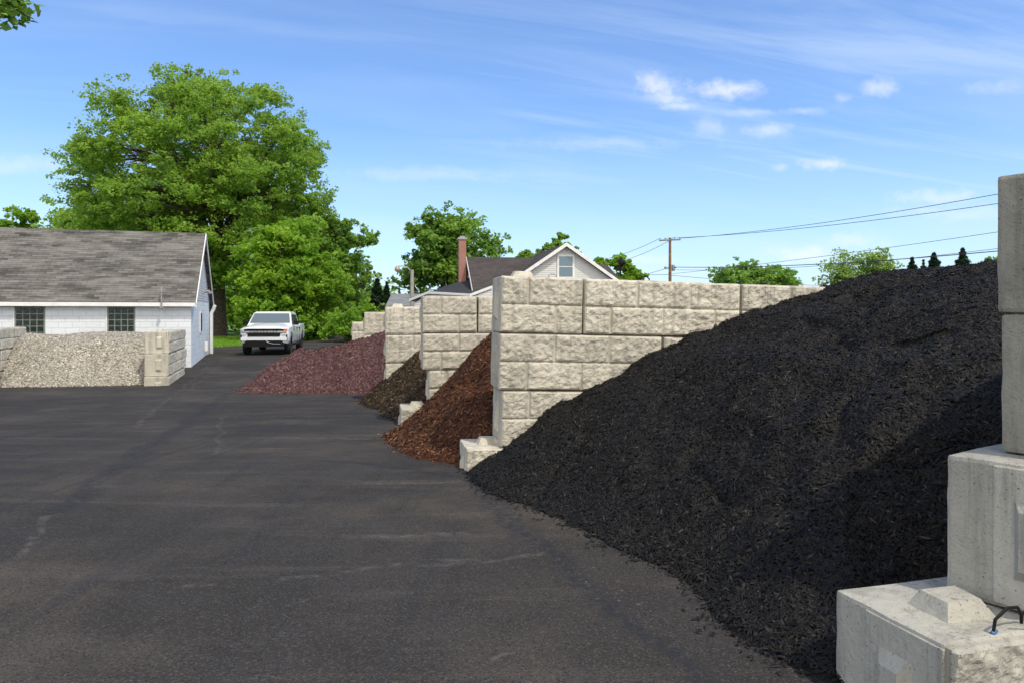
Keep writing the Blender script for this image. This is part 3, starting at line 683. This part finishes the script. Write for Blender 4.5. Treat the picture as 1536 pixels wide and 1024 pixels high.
    bmesh.ops.triangulate(bm.b, faces=bm.b.faces[:])
    box_uv(bm.build('addition_roof', M['slate_roof'], t))
    bm = BM(); q = [v-Vector((0, 0, .25)) for v in (a_, b_, c_, d_, e_)]
    cen = sum(q, Vector())/5; q = [v+(cen-v)*.06 for v in q]
    tv = [bm.b.verts.new(v) for v in q]; bv = [bm.b.verts.new((v.x, v.y, -.3)) for v in q]
    bm.b.faces.new(tv)
    for i in range(5): bm.b.faces.new((tv[i], tv[(i+1) % 5], bv[(i+1) % 5], bv[i]))
    box_uv(bm.build('addition_wall', M['siding'], t))
house()
def porch():
    Y = 37.; g = float(zg(Y)); l, p_, r_ = P(614, 449, Y), P(642, 437.5, Y), P(712, 441.5, Y)
    t = thing('porch', 'low grey roofed porch with a pale edge board behind the second block wall', 'porch', (p_.x, Y, g), 0)
    q = [Vector((v.x-p_.x, 0, v.z-g)) for v in (l, p_, r_)]
    up = Vector((0, 0, .10))
    box_uv(BM().poly([q[0], q[1], q[2], q[2]-up, q[1]-up, q[0]-up], (0, 3.5, 0)).build('roof', simple('grey_metal_roof', (.30, .31, .33), .6, nscale=3), t))
    BM().poly([q[0]+up*.1, q[1]+up*.1, q[2]+up*.1, q[2]-up*1.1, q[1]-up*1.1, q[0]-up*1.1], (0, -.03, 0)).build('edge_board', simple('pale_grey_board', (.50, .51, .52), .6), t)
    box_uv(BM().poly([q[0]+Vector((.25, .1, -.2)), q[1]+Vector((0, .1, -.11)), q[2]+Vector((-.02, .1, -.11)), Vector((q[2].x, .1, -.2)), Vector((q[0].x+.25, .1, -.2))], (0, 3.2, 0)).build('wall', M['old_siding'], t))
    # small white lean-to at its right
    a = P(705, 441, 36); b = P(738, 428.5, 36)
    s = thing('lean_to', 'small white sided lean-to roof touching the tall wall end', 'lean-to', (a.x, 36, g), 0)
    a = Vector((0, 0, a.z-g)); b = Vector((b.x-s.location.x, 0, b.z-g))
    BM().poly([a, b, b-up*1.4, a-up*1.4], (0, 2.4, 0)).build('roof', M['trim'], s)
    box_uv(BM().poly([a+Vector((.08, .06, -.16)), b+Vector((0, .06, -.15)), Vector((b.x, .06, -.2)), Vector((.08, .06, -.2))], (0, 2.2, 0)).build('wall', M['siding'], s))
porch()
def shed():
    Y = 44.; g = float(zg(Y)); x0, x1 = PX(579, Y), PX(632, Y); zr = P(0, 441, Y+2.).z-g; ze = P(0, 459, Y-.2).z-g
    t = thing('shed', 'grey shingle roofed shed beyond the third block wall', 'shed', (x0, Y, g), 0)
    w_ = x1-x0
    box_uv(BM().poly([(0, -.2, ze), (0, 2., zr), (0, 4.2, ze), (0, 4.2, ze-.1), (0, 2., zr-.1), (0, -.2, ze-.1)], (w_, 0, 0)).build('roof', M['grey_roof'], t))
    box_uv(BM().poly([(.12, 0, -.2), (.12, 4., -.2), (.12, 4., ze-.08), (.12, 2., zr-.12), (.12, 0, ze-.08)], (w_-.24, 0, 0)).build('wall', M['old_siding'], t))
    BM().box(-.35, .05, 0, .3, ze-.25, ze+.02).tube([(-.3, .1, ze), (-.6, .1, ze+.5), (-1.6, .3, ze+1.4)], .03, 6).build('gutter', M['black'], t)
shed()

# ------------------------------------------------------------------ trees
def leaves_mesh(name, CP, size, rs, mat, droop=.35, updir=.9, asp=1.0, var_c=None):
    n = len(CP)
    nr = rs.randn(n, 3)*.65+np.array([0, 0, updir]); nr /= np.linalg.norm(nr, axis=1)[:, None]
    t = rs.randn(n, 3); t[:, 2] -= droop; t -= nr*(t*nr).sum(1)[:, None]; t /= np.linalg.norm(t, axis=1)[:, None]; b = np.cross(nr, t)
    s = size*(.55+.8*rs.rand(n))[:, None]
    V = np.stack([CP-t*s*.6, CP+b*s*.42*asp+nr*s*.12, CP+t*s*.6, CP-b*s*.42*asp+nr*s*.12], 1).reshape(-1, 3)
    st = np.arange(n)[:, None]*4; Fq = np.concatenate([st, st+1, st+2, st+3], 1)
    v = rs.rand(n) if var_c is None else np.clip(var_c+rs.randn(n)*.18, 0, 1)
    return mesh_np(name, V, Fq, mat, False, {'var': v})
def tree(name, label, X, Y, z0, crown, trunk_r, nclump, nleaf, lsize, mat, seed, group=None, trunk_top=None, clump_r=None, flat=.7, hollow=.45, cut=None, spill=None, lean=0, wobs=.6, sup=2.2):
    """crown: (cx offset, cz above base, rx, ry, rz)"""
    rs = np.random.RandomState(seed); random.seed(seed)
    t = thing(name, label, 'tree', (X, Y, z0), 0, group)
    cx, cz, rx, ry, rz = crown
    cr = clump_r or .17*(rx+rz)/2
    cs = []
    while len(cs) < nclump:
        u = rs.randn(3); u /= (np.abs(u)**sup).sum()**(1/sup); r = hollow+(1-hollow)*rs.rand()**.6 if rs.rand() < .72 else rs.rand()*hollow
        wob = 1+wobs*(.10*math.sin(3*math.atan2(u[1], u[0])+seed)+.10*math.sin(5*u[2]+seed*2)+.08*rs.randn())
        p = np.array([cx+u[0]*rx*r*wob, u[1]*ry*r*wob, cz+u[2]*rz*r*wob])
        if cut and not cut(p): continue
        cs.append(p)
    if spill: cs += [np.array(s) for s in spill]
    cs = np.array(cs); tt = trunk_top or cz-rz*.45
    bm = BM()
    pts = [(0, 0, -.3), (0, 0, .25), (lean*.2, 0, tt*.35), (lean*.5, 0, tt*.7), (lean, 0, tt)]
    bm.tube(pts, [trunk_r*1.5, trunk_r*1.12, trunk_r*.9, trunk_r*.8, trunk_r*.62], 10)
    # main limbs, then twigs to each clump
    nl = 7 if nclump > 60 else 4; limbs = []
    for i in range(nl):
        a = 2*math.pi*i/nl+seed; rr = .45+.15*rs.rand()
        s = Vector((lean*(.6), 0, tt*(.75+.25*rs.rand()))); e = Vector((cx+math.cos(a)*rx*rr, math.sin(a)*ry*rr, cz+rz*(.0+.55*rs.rand())))
        mid = s.lerp(e, .5)+Vector((math.cos(a)*-.08*rx, 0, -.02*rz)); q = [s, s.lerp(mid, .6), mid, e]
        bm.tube(q, [trunk_r*.55, trunk_r*.42, trunk_r*.32, trunk_r*.16], 7); limbs += [(q[1], .35), (q[2], .26), (mid.lerp(e, .5), .18), (e, .12)]
    bm.tube([(lean, 0, tt*.95), (lean*.8+cx*.3, 0, cz), (cx, 0, cz+rz*.6)], [trunk_r*.6, trunk_r*.35, trunk_r*.1], 7); limbs += [(Vector((cx*.3, 0, cz)), .3), (Vector((cx, 0, cz+rz*.5)), .12), (Vector((lean, 0, tt)), .45)]
    for c in cs:
        c = Vector(c); b_ = min(limbs, key=lambda l: (l[0]-c).length+(.6*rz if l[0].z > c.z+.1*rz else 0)); mid = b_[0].lerp(c, .5)+Vector((0, 0, .06*(c-b_[0]).length))
        bm.tube([b_[0], mid, c], [max(.03, trunk_r*b_[1]*.5), max(.02, trunk_r*b_[1]*.32), .012], 4, False)
    bm.build('trunk', M['bark'], t, True)
    # leaves round each clump in flattened tiers
    k = rs.randint(0, len(cs), nleaf)
    crr = cr*(.6+.7*rs.rand(len(cs)))
    g = rs.randn(nleaf, 3); g /= np.maximum(1, np.linalg.norm(g, axis=1)/1.6)[:, None]
    off = g*crr[k][:, None]*np.array([.62, .62, .62*flat]); 
    off[:, 2] -= .22*np.hypot(off[:, 0], off[:, 1])*.8
    # sub-clusters: snap toward random twig points so sprays and gaps appear
    sub = rs.randn(len(cs), 9, 3)*crr[:, None, None]*np.array([.6, .6, .6*flat]); j = rs.randint(0, 9, nleaf)
    off = np.where((rs.rand(nleaf) < .75)[:, None], sub[k, j]+off*.33, off)
    vc = rs.rand(len(cs))[k]*.6+.2
    me = leaves_mesh('crown', cs[k]+off, lsize, rs, mat, var_c=vc)
    link('crown', me, t)
    return t
def gz(Y): return float(zg(Y))
Y = 58; bx = PX(327, Y)
tree('maple_tree', 'huge broad maple towering behind the white garage', bx, Y, gz(Y), (PX(309, Y)-bx, 11.7, 8.8, 8.4, 8.3), .66, 760, 225000, .19, M['leaf'], 7, trunk_top=6.5, clump_r=1.05, flat=.6, hollow=.66, sup=2.7,
     cut=lambda p: p[2] > 4.2, wobs=.2)
Y = 66; bx = PX(165, Y)
tree('shade_tree', 'lower spreading tree showing over the garage ridge, left of the huge maple', bx, Y, gz(Y), (0, 7.4, 6.2, 5, 4.2), .35, 130, 36000, .32, M['leaf'], 9, 'trees behind the yard', clump_r=1.5)
Y = 60; bx = PX(18, Y)
tree('shade_tree', 'yellow-green tree top at the far left above the garage roof', bx, Y, gz(Y), (0, 6.0, 3.6, 3, 4.3), .25, 80, 24000, .28, M['leaf_b'], 10, 'trees behind the yard')
Y = 50; bx = PX(428, Y)
tree('young_tree', 'bright green bushy tree directly behind the pickup truck', bx, Y, gz(Y), (0, 3.9, 2.6, 2.6, 3.9), .16, 90, 32000, .24, M['leaf_b'], 12, 'trees behind the yard', trunk_top=2, clump_r=.95, hollow=.3)
Y = 66; bx = PX(392, Y)
tree('young_tree', 'leafy green understorey tree at the foot of the huge maple', bx-.6, Y+1, gz(Y), (.8, 4.2, 3.0, 2.4, 3.6), .14, 70, 20000, .25, M['leaf'], 13, 'trees behind the yard', trunk_top=2, clump_r=.95, hollow=.3)
Y = 51; bx = PX(452, Y)
tree('young_tree', 'bright green tree to the right of the pickup roof', bx, Y, gz(Y), (0, 3.9, 2.5, 2.4, 3.8), .14, 66, 22000, .24, M['leaf_b'], 14, 'trees behind the yard', trunk_top=2, clump_r=.9, hollow=.3)
Y = 62; bx = PX(505, Y)
tree('shade_tree', 'rounded green tree with a dark slim trunk just right of the huge maple', bx, Y, gz(Y), (-.1, 6.0, 3.1, 2.9, 4.5), .26, 95, 30000, .27, M['leaf_c'], 15, 'trees behind the yard', trunk_top=3.2, clump_r=.95, hollow=.35)
Y = 66; bx = PX(672, Y)
tree('shade_tree', 'large round tree behind the brick chimney', bx, Y, gz(Y), (0, 6.6, 4.3, 4, 4.3), .32, 110, 32000, .30, M['leaf_c'], 16, 'trees beyond the house', trunk_top=3, clump_r=1.1)
Y = 62; bx = PX(822, Y)
tree('shade_tree', 'green tree top just above the house gable', bx, Y, gz(Y), (0, 5.4, 3.0, 2.5, 3.2), .25, 50, 15000, .28, M['leaf_c'], 17, 'trees beyond the house')
Y = 64; bx = PX(925, Y)
tree('shade_tree', 'low green tree at the right slope of the house roof', bx, Y, gz(Y), (0, 4.4, 2.7, 2, 2.4), .2, 46, 14000, .28, M['leaf_b'], 18, 'trees beyond the house')
Y = 95; bx = PX(1136, Y)
tree('distant_tree', 'wide dark green tree just past the utility pole', bx, Y, gz(Y), (0, 5.6, 5.4, 4, 2.9), .3, 90, 24000, .36, M['leaf_c'], 19, 'trees far beyond the black heap', clump_r=1.2, hollow=.3)
Y = 70; bx = PX(1262, Y)
tree('distant_tree', 'sparse pale green tree with bare twigs, left of its brighter neighbour', bx, Y, gz(Y), (0, 5.2, 1.9, 1.8, 2.8), .14, 50, 3800, .22, M['leaf_p'], 20, 'trees far beyond the black heap', trunk_top=2.6, clump_r=.75, hollow=.3)
Y = 70; bx = PX(1310, Y)
tree('distant_tree', 'fuller yellow-green young tree above the crest of the black heap', bx, Y, gz(Y), (0, 5.2, 2.1, 2, 2.8), .15, 60, 7500, .22, M['leaf_p'], 22, 'trees far beyond the black heap', trunk_top=2.6, clump_r=.75, hollow=.3)
Y = 75; bx = PX(1484, Y)
tree('distant_tree', 'pale bush crown beside the top of the nearest wall', bx, Y, gz(Y), (0, 5.6, 1.9, 1.8, 2.3), .14, 40, 4000, .24, M['leaf_p'], 23, 'trees far beyond the black heap', trunk_top=3)
for px_, Y, h_, lab, sd in ((527, 47, 2.0, 'low yellow-green shrub at the end of the grass strip beside the farthest wall', 61), (556, 50, 2.6, 'shrub in front of the dark conifers, behind the farthest walls', 62), (478, 56, 2.2, 'low green shrub on the grass just right of the pickup', 63)):
    tree('shrub', lab, PX(px_, Y), Y, gz(Y), (0, h_*.5, 1.5, 1.3, h_*.5), .06, 30, 7000, .17, M['leaf_b'], sd, 'shrubs along the grass', trunk_top=.5, clump_r=.5, hollow=.3)
def conifer(label, px, ytop, Y, hgt, wid, seed, group, n=5000):
    rs = np.random.RandomState(seed); top = P(px, ytop, Y); z0 = top.z-hgt
    t = thing('conifer', label, 'conifer tree', (top.x, Y, z0), 0, group)
    BM().tube([(0, 0, -.5), (0, 0, hgt*.6), (0, 0, hgt)], [.16, .09, .015], 7).build('trunk', M['bark'], t, True)
    f = rs.rand(n)**.75; tier = np.floor(f*16)/16; f2 = np.where(rs.rand(n) < .8, tier+rs.rand(n)*.035, f)
    r = wid*(f2*.95+.03)*(.25+.75*rs.rand(n)**.5)*(1+.18*np.sin(f2*40+rs.rand()*6)); a = rs.rand(n)*2*math.pi
    r *= 1+.2*np.sin(a*5+np.floor(f*16)*2)
    CPx = np.stack([r*np.cos(a), r*np.sin(a), hgt*(1-f2*.93)-r*.22], 1)
    link('crown', leaves_mesh('crown', CPx, .20*max(1, wid/1.4), rs, M['needle'], droop=.9, updir=.5, asp=.6), t)
conifer('dark conifer between the slim-trunked tree and the grey shed', 566, 419, 60, 5.2, 1.7, 31, 'conifers in the distance', 9000)
conifer('dark narrow conifer just left of the grey shed roof', 580, 423, 61, 5.0, 1.2, 32, 'conifers in the distance')
conifer('small pointed conifer tip above the grey shed roof', 599, 433, 80, 5, .8, 36, 'conifers in the distance', 2500)
conifer('short spruce low on the crest, the leftmost of those over the black heap', 1326, 407, 60, 3.6, 1.2, 33, 'conifers in the distance', 3000)
conifer('small dark spruce second from the left above the black heap', 1368, 387, 70, 5.5, 1.8, 34, 'conifers in the distance')
conifer('spruce in the middle of the row above the black heap', 1401, 380, 70, 5.5, 2.1, 35, 'conifers in the distance')
conifer('tallest spruce at the right of the row above the black heap', 1444, 373, 66, 5.5, 1.9, 37, 'conifers in the distance')
conifer('faint small spruce between two darker spruces on the crest', 1385, 390, 80, 5.5, 1.5, 38, 'conifers in the distance', 2500)

# leafy branch of a tree standing outside the picture, top left
def near_tree():
    t = thing('near_tree', 'leafy dark twig of a nearby tree hanging into the top left corner', 'tree', (-7.6, 7.2, gz(7)), 0)
    rs = np.random.RandomState(5); bm = BM()
    bm.tube([(0, 0, -.2), (.05, 0, 2), (.2, 0, 4.2)], [.22, .17, .12], 9)
    tip = P(6, 6, 7)-t.location; cl = [tip, P(-30, -20, 7)-t.location, P(22, 4, 7)-t.location, P(14, 22, 7)-t.location, P(-50, -60, 7.2)-t.location, P(0, -50, 7.2)-t.location]
    for c in cl: bm.tube([(.2, 0, 4.0), (c+Vector((.2, 0, 4.2)))*.5+Vector((0, 0, .3)), c], [.06, .03, .006], 5, False)
    ex = [Vector((rs.uniform(-2, .6), rs.uniform(-1.5, 1.5), rs.uniform(4.2, 6.5))) for _ in range(14)]
    for c in ex: bm.tube([(.2, 0, 4.1), c*.6+Vector((0, 0, 1.6)), c], [.06, .03, .006], 5, False)
    bm.build('trunk', M['bark'], t, True)
    P_ = np.concatenate([np.array([list(c) for c in cl])[rs.randint(0, len(cl), 420)]+rs.randn(420, 3)*[.085, .10, .06], np.array([list(c) for c in ex])[rs.randint(0, 14, 3000)]+rs.randn(3000, 3)*.3])
    link('crown', leaves_mesh('crown', P_, .085, rs, M['leaf_c'], droop=.6), t)
near_tree()
# tall grass at the verge
def verge(name, label_kind, x0, x1, y0, y1, n, seed, hgt):
    rs = np.random.RandomState(seed); x = rs.uniform(x0, x1, n); y = rs.uniform(y0, y1, n)
    ok = (y > 38.1) | (x < -60); ok &= x < np.interp(y, [38.01, 42, 46, 70], [-16.0, -14.6, -13.6, -17.2])
    x, y = x[ok], y[ok]; n = len(x); a = rs.rand(n)*math.pi; h = hgt*(.5+rs.rand(n)); wd = .03
    b = np.stack([x, y, zg(y)-.03], 1); dx = np.stack([np.cos(a)*wd, np.sin(a)*wd, np.zeros(n)], 1); tp = b+np.stack([rs.randn(n)*.05, rs.randn(n)*.05, h], 1)
    V = np.stack([b-dx, b+dx, tp], 1).reshape(-1, 3); st = np.arange(n)[:, None]*3
    o = link(name, mesh_np(name, V, np.concatenate([st, st+1, st+2], 1), M['leaf_b'], False, {'var': rs.rand(n)})); o['kind'] = 'stuff'
    o['label'] = 'short green grass along the far edge of the asphalt'; o['category'] = 'grass'
verge('grass', 'stuff', -32, -13.5, 38, 58, 60000, 3, .13)

def wood(label, x0, x1, y0, y1, h0, n, size, seed, mat):
    rs = np.random.RandomState(seed); vn = VN(seed); x = rs.uniform(x0, x1, n); y = rs.uniform(y0, y1, n)
    hh = h0*(.75+1.0*vn.fr(x*.16, y*.16, 3)+.35*vn.fr(x*.9, y*.9, 2)); z = zg(y)+hh*rs.rand(n)**.6
    # snap to sprays for clumps and gaps
    ctr = np.stack([x, y, z], 1)[rs.randint(0, n, n//28)]; k = rs.randint(0, len(ctr), n); Pn = ctr[k]+rs.randn(n, 3)*size*[2.4, 2.4, 1.5]
    o = link('woodland', leaves_mesh('woodland', Pn, size, rs, mat, var_c=rs.rand(len(ctr))[k]*.7)); o['kind'] = 'stuff'; o['label'] = label; o['category'] = 'woodland'
wood('leafy undergrowth and wood edge beyond the grass behind the huge maple', -62, -13, 76, 86, 5.2, 60000, .34, 71, M['leaf'])
wood('low far-off wood along the horizon beyond the houses', -230, 260, 190, 230, 6.5, 60000, .85, 72, M['leaf_c'])
# ------------------------------------------------------------------ poles and cables
def upole(label, px, ytop, Y, hgt, mat, arm=True):
    p = P(px, ytop, Y); t = thing('utility_pole', label, 'utility pole', (p.x, Y, p.z-hgt), R(-25), 'utility poles along the road')
    BM().tube([(0, 0, 0), (0, 0, hgt*.6), (0, 0, hgt)], [.17, .15, .12], 9).build('pole', mat, t, True)
    if arm:
        ar = BM().box(-1.05, 1.05, -.14, -.02, hgt-.30, hgt-.16).build('crossarm', M['greywood'], t)
        for x in (-.95, -.45, .45, .95): BM().tube([(x, -.08, hgt-.16), (x, -.08, hgt+.02)], .045, 6).build('insulator', M['steel'], ar)
        BM().tube([(0.32, 0, hgt-3.25), (.32, 0, hgt-2.65)], .15, 9).box(-.5, .6, -.04, .04, hgt-3.0, hgt-2.9).box(-.55, -.35, -.08, .08, hgt-3.05, hgt-2.8).build('junction_box', M['steel'], t, True)
    return t
upole('brown wooden utility pole with a crossarm above the tall block wall', 1005, 357, 72, 9.6, M['wood'])
upole('plain far utility pole mostly hidden behind the house gable', 880, 393, 107, 9.0, M['wood'], False)
def cable(label, A_, B_, sag, r=.017, n=24):
    A_, B_ = Vector(A_), Vector(B_); o0 = A_.copy()
    pts = [A_.lerp(B_, i/n)-Vector((0, 0, 4*sag*(i/n)*(1-i/n)))-o0 for i in range(n+1)]
    o = BM().tube(pts, r, 5).build('cable', M['wire'], None, True, o0); tag(o, label, 'cable', 'overhead cables'); return o
Yp = 72
def ext(pA, px, py, Yb, k=1.5): B_ = P(px, py, Yb); return pA+(B_-pA)*k
a1, a2 = P(990, 358, 71.6), P(1019, 358, 72.4)
cable('upper of two wires rising right from the crossarm end of the pole', a2, ext(a2, 1495, 275, 44), .75, .020)
cable('lower of two wires rising right from the crossarm of the pole', a1+Vector((.4, 0, 0)), ext(a1, 1495, 289, 45), .75, .020)
m1 = P(1011, 401, 71.8)
cable('thick black communication cable running right from the pole bracket', m1, ext(m1, 1495, 361, 46), .75, .030)
cable('upper thin wire crossing behind the sparse pale tree', P(1008, 411, 71.8), ext(P(1008, 411, 71.8), 1495, 341, 46, 1.5), .35, .016)
cable('middle thin wire crossing between the spruces and the sky', P(1008, 405, 71.8), ext(P(1008, 405, 71.8), 1495, 352, 46, 1.5), 1.0, .016)
cable('wire sloping down left from the crossarm toward the house gable', a1, P(878, 393, 107), .5, .022)
cable('second wire sloping down left from the pole toward the house', a1+Vector((1.2, 0, -.05)), P(884, 394, 107), .9, .022)
cable('low cable running left from the pole behind the house roof', P(1003, 402, 71.9), P(880, 431, 107), .2, .022)
cable('low level cable just above the wall top right of the pole', P(1003, 413, 71.9), P(1560, 428, 100), .8, .02)
cable('low level cable left of the pole meeting the tree by the roof', P(1003, 412, 71.9), P(905, 405, 80), .2, .02)
def lamp():
    Y = 42.; p = P(618, 405, Y); g = gz(Y)
    t = thing('street_lamp', 'grey post with a curved arm and round tan lamp behind the block walls', 'street lamp', (p.x, Y, g))
    h = p.z-g
    BM().tube([(0, 0, -.2), (0, 0, h*.7), (0, 0, h)], [.13, .11, .10], 9).build('post', M['greywood'], t, True)
    q = P(596, 401, Y)-t.location
    BM().tube([(0, 0, h-.15), (-.25, 0, h+.12), (-.5, 0, h+.22), (q.x, 0, q.z+.05)], .03, 7).build('arm', M['steel'], t, True)
    sh = BM(); bmesh.ops.create_uvsphere(sh.b, u_segments=14, v_segments=9, radius=.16); sh.build('lamp_glass', M['tan'], t, True, (q.x, 0, q.z-.12))
    BM().tube([(q.x, 0, q.z-.05), (q.x, 0, q.z+.08)], [.15, .05], 10).build('lamp_cap', M['steel'], t, True)
lamp()

# ------------------------------------------------------------------ pickup truck (front at local y=0, looks along -y)
def truck():
    Yt = 31.2; cx = PX(396, Yt)
    t = thing('pickup_truck', 'white crew cab pickup truck with black grille parked on the driveway', 'pickup truck', (cx, Yt, gz(Yt)+.0), R(9))
    hw = 1.0
    # lower body: loft of rings along y
    def ring(y, w_, zb, zt, zs, crown=.03):       # zs: shoulder height
        pts = [(-w_*.93, zb), (-w_, zb+.12), (-w_*1.01, (zb+zs)/2), (-w_*.985, zs-.04), (-w_*.93, zs), (-w_*.62, zt), (0, zt+crown), (w_*.62, zt), (w_*.93, zs), (w_*.985, zs-.04), (w_*1.01, (zb+zs)/2), (w_, zb+.12), (w_*.93, zb)]
        return [(x, y, z) for x, z in pts]
    sec = [(.0, .92, .52, 1.10, 1.05, .0), (.04, .96, .50, 1.15, 1.10), (.16, .985, .48, 1.19, 1.13), (.5, 1.0, .46, 1.24, 1.16), (1.3, 1.0, .44, 1.31, 1.20), (1.45, 1.0, .44, 1.31, 1.21), (3.9, 1.0, .44, 1.26, 1.21), (4.05, 1.0, .46, 1.26, 1.25, .0), (5.7, .99, .50, 1.27, 1.26, .0), (5.82, .96, .55, 1.22, 1.2, .0)]
    b = BM().loft([ring(*s) for s in sec])
    body = b.build('body', M['paint'], t, True)
    # wheel arch cut-outs
    for (yy, xx) in ((1.0, -1), (1.0, 1), (4.75, -1), (4.75, 1)):
        cb = BM(); bmesh.ops.create_cone(cb.b, cap_ends=True, segments=28, radius1=.50, radius2=.50, depth=.75)
        cut = cb.build('cut', M['black'], t, False, (xx*.98, yy, .46), (0, R(90), 0)); bpy.context.view_layer.update()
        md = body.modifiers.new('b', 'BOOLEAN'); md.object = cut; md.operation = 'DIFFERENCE'; md.solver = 'EXACT'
        bpy.context.view_layer.update()
        dg = bpy.context.evaluated_depsgraph_get(); nm = bpy.data.meshes.new_from_object(body.evaluated_get(dg)); body.modifiers.clear()
        old = body.data; body.data = nm; bpy.data.objects.remove(cut)
    body.data.name = 'body'
    # cab
    def cr(y0, y1, w_, z): return [(-w_, y0, z), (w_, y0, z), (w_, y1, z), (-w_, y1, z)]
    cab = BM().loft([cr(1.38, 4.02, .96, 1.14), cr(1.45, 4.0, .94, 1.24), cr(2.16, 3.80, .80, 1.76), cr(2.34, 3.65, .72, 1.83), ]); cab.build('cab', M['paint'], t, False)
    def quad(name, pts, mat, d, par=t): return BM().poly(pts, d).build(name, mat, par)
    quad('windshield', [(-.85, 1.585, 1.33), (.85, 1.585, 1.33), (.75, 2.09, 1.725), (-.75, 2.09, 1.725)], simple('windshield_glass', (.12, .15, .16), .06, spec=1), (0, -.035, .03))
    for s in (-1, 1):
        for (ya, yb, yc, yd) in ((1.72, 2.66, 2.66, 2.20), (2.76, 3.60, 3.50, 2.76)):
            x0, x1 = .935, .825
            quad('side_window', [(s*x0, ya, 1.29), (s*x0, yb, 1.29), (s*x1, yc, 1.70), (s*x1, yd, 1.70)], M['glass'], (s*.018, 0, 0))
        mir = BM().box(s*.98 if s > 0 else -1.19, 1.19 if s > 0 else -.98, 1.76, 1.88, 1.25, 1.43, .03).build('mirror', M['black'], t)
        for yy in (2.58, 3.45): BM().box(min(s*1.0, s*1.04), max(s*1.0, s*1.04), yy, yy+.18, 1.06, 1.10, .008).build('door_handle', M['black'], t)
        for yy in (1.62, 2.72, 3.62): BM().box(min(s*1.0, s*1.014), max(s*1.0, s*1.014), yy, yy+.012, .52, 1.17).build('door_seam', M['black'], t)
        BM().box(min(s*.93, s*1.05), max(s*.93, s*1.05), 1.6, 4.1, .36, .43, .02).build('running_board', M['black'], t)
        BM().box(min(s*.70, s*.93), max(s*.70, s*.93), -.035, .03, 1.0, 1.10, .01).build('headlight', M['black'], t)
        BM().box(min(s*.72, s*.92), max(s*.72, s*.92), -.045, .02, .84, .92, .01).build('fog_light', M['lamp_w'], t)
        BM().box(min(s*.90, s*.955), max(s*.90, s*.955), -.02, .06, .60, .88, .01).build('air_slot', M['black'], t)
        BM().box(min(s*.80, s*.95), max(s*.80, s*.95), -.045, .10, 1.01, 1.105, .01).build('turn_signal', M['lamp_o'] if s > 0 else M['lamp_w'], t)
    BM().box(-.70, .70, -.05, .02, 1.015, 1.11, .012).build('upper_grille', M['black'], t)
    gbar = BM().box(-.93, .93, -.045, .02, .935, 1.005, .012).build('grille_bar', M['chrome'], t)
    for i, chx in enumerate('CHEVROLET'):
        fc = bpy.data.curves.new('letter', 'FONT'); fc.body = chx; fc.size = .085; fc.align_x = 'CENTER'; fc.align_y = 'CENTER'; fc.extrude = .003
        fo = bpy.data.objects.new('letter_curve', fc); C.objects.link(fo); bpy.context.view_layer.update()
        lm = bpy.data.meshes.new_from_object(fo.evaluated_get(bpy.context.evaluated_depsgraph_get())); bpy.data.objects.remove(fo); lm.materials.clear(); lm.materials.append(M['black'])
        link('letter', lm, gbar, ((i-4)*.13, -.05, .97), (R(90), 0, 0))
    BM().box(-.66, .66, -.05, .02, .785, .925, .012).build('lower_grille', M['black'], t)
    BM().loft([[(-.93, -.06, .62), (.93, -.06, .62), (.93, -.06, .75), (-.93, -.06, .75)], [(-.97, .1, .60), (.97, .1, .60), (.97, .1, .75), (-.97, .1, .75)]]).build('bumper', M['paint'], t)
    BM().poly([(-.80, .0, .36), (.80, .0, .36), (.86, 0, .46), (.70, 0, .63), (-.70, 0, .63), (-.86, 0, .46)], (0, -.075, 0)).build('air_dam', M['black'], t)
    BM().tube([(.10, -.09, .60), (.22, -.09, .52), (.38, -.09, .48), (.68, -.09, .47)], .012, 6).build('dam_trim', M['chrome'], t)
    for s in (-1, 1):
        BM().poly([(s*.06-.19+s*.18, .62, 1.222), (s*.06+.19+s*.18, .62, 1.222), (s*.06+.13+s*.18, 1.15, 1.262), (s*.06-.13+s*.18, 1.15, 1.262)], (0, 0, .028)).build('hood_scoop', M['black'], t)
    BM().box(-.9, .9, .25, 5.5, .34, .56).build('chassis', M['black'], t)
    BM().box(-.62, .62, 4.7-.5, 5.6, 1.20, 1.285).build('bed_cover', M['black'], t)
    BM().box(.30, .36, 2.6, 2.75, 1.84, 1.90).build('antenna', M['black'], t)
    def wheel(x, y):
        wb = BM(); prof = [(.30, -.13), (.375, -.13), (.40, -.09), (.405, 0), (.40, .09), (.375, .13), (.30, .13)]
        rings = [[(dx, r*math.cos(a), r*math.sin(a)) for r, dx in prof] for a in [2*math.pi*i/28 for i in range(29)]]
        wo_ = wb.loft(rings, False).build('wheel', M['rubber'], t, True, (x, y, .405))
        s = 1 if x > 0 else -1
        rb = BM().tube([(s*-.08, 0, 0), (s*.06, 0, 0)], .30, 24)
        for k in range(6):
            a = k*math.pi/3; rb.poly([(s*.06, math.cos(a-.2)*.05, math.sin(a-.2)*.05), (s*.06, math.cos(a-.16)*.28, math.sin(a-.16)*.28), (s*.06, math.cos(a+.16)*.28, math.sin(a+.16)*.28), (s*.06, math.cos(a+.2)*.05, math.sin(a+.2)*.05)], (s*.035, 0, 0))
        rb.build('rim', M['rim'], wo_)
    for x in (-.86, .86):
        for y in (1.0, 4.75): wheel(x, y)
truck()
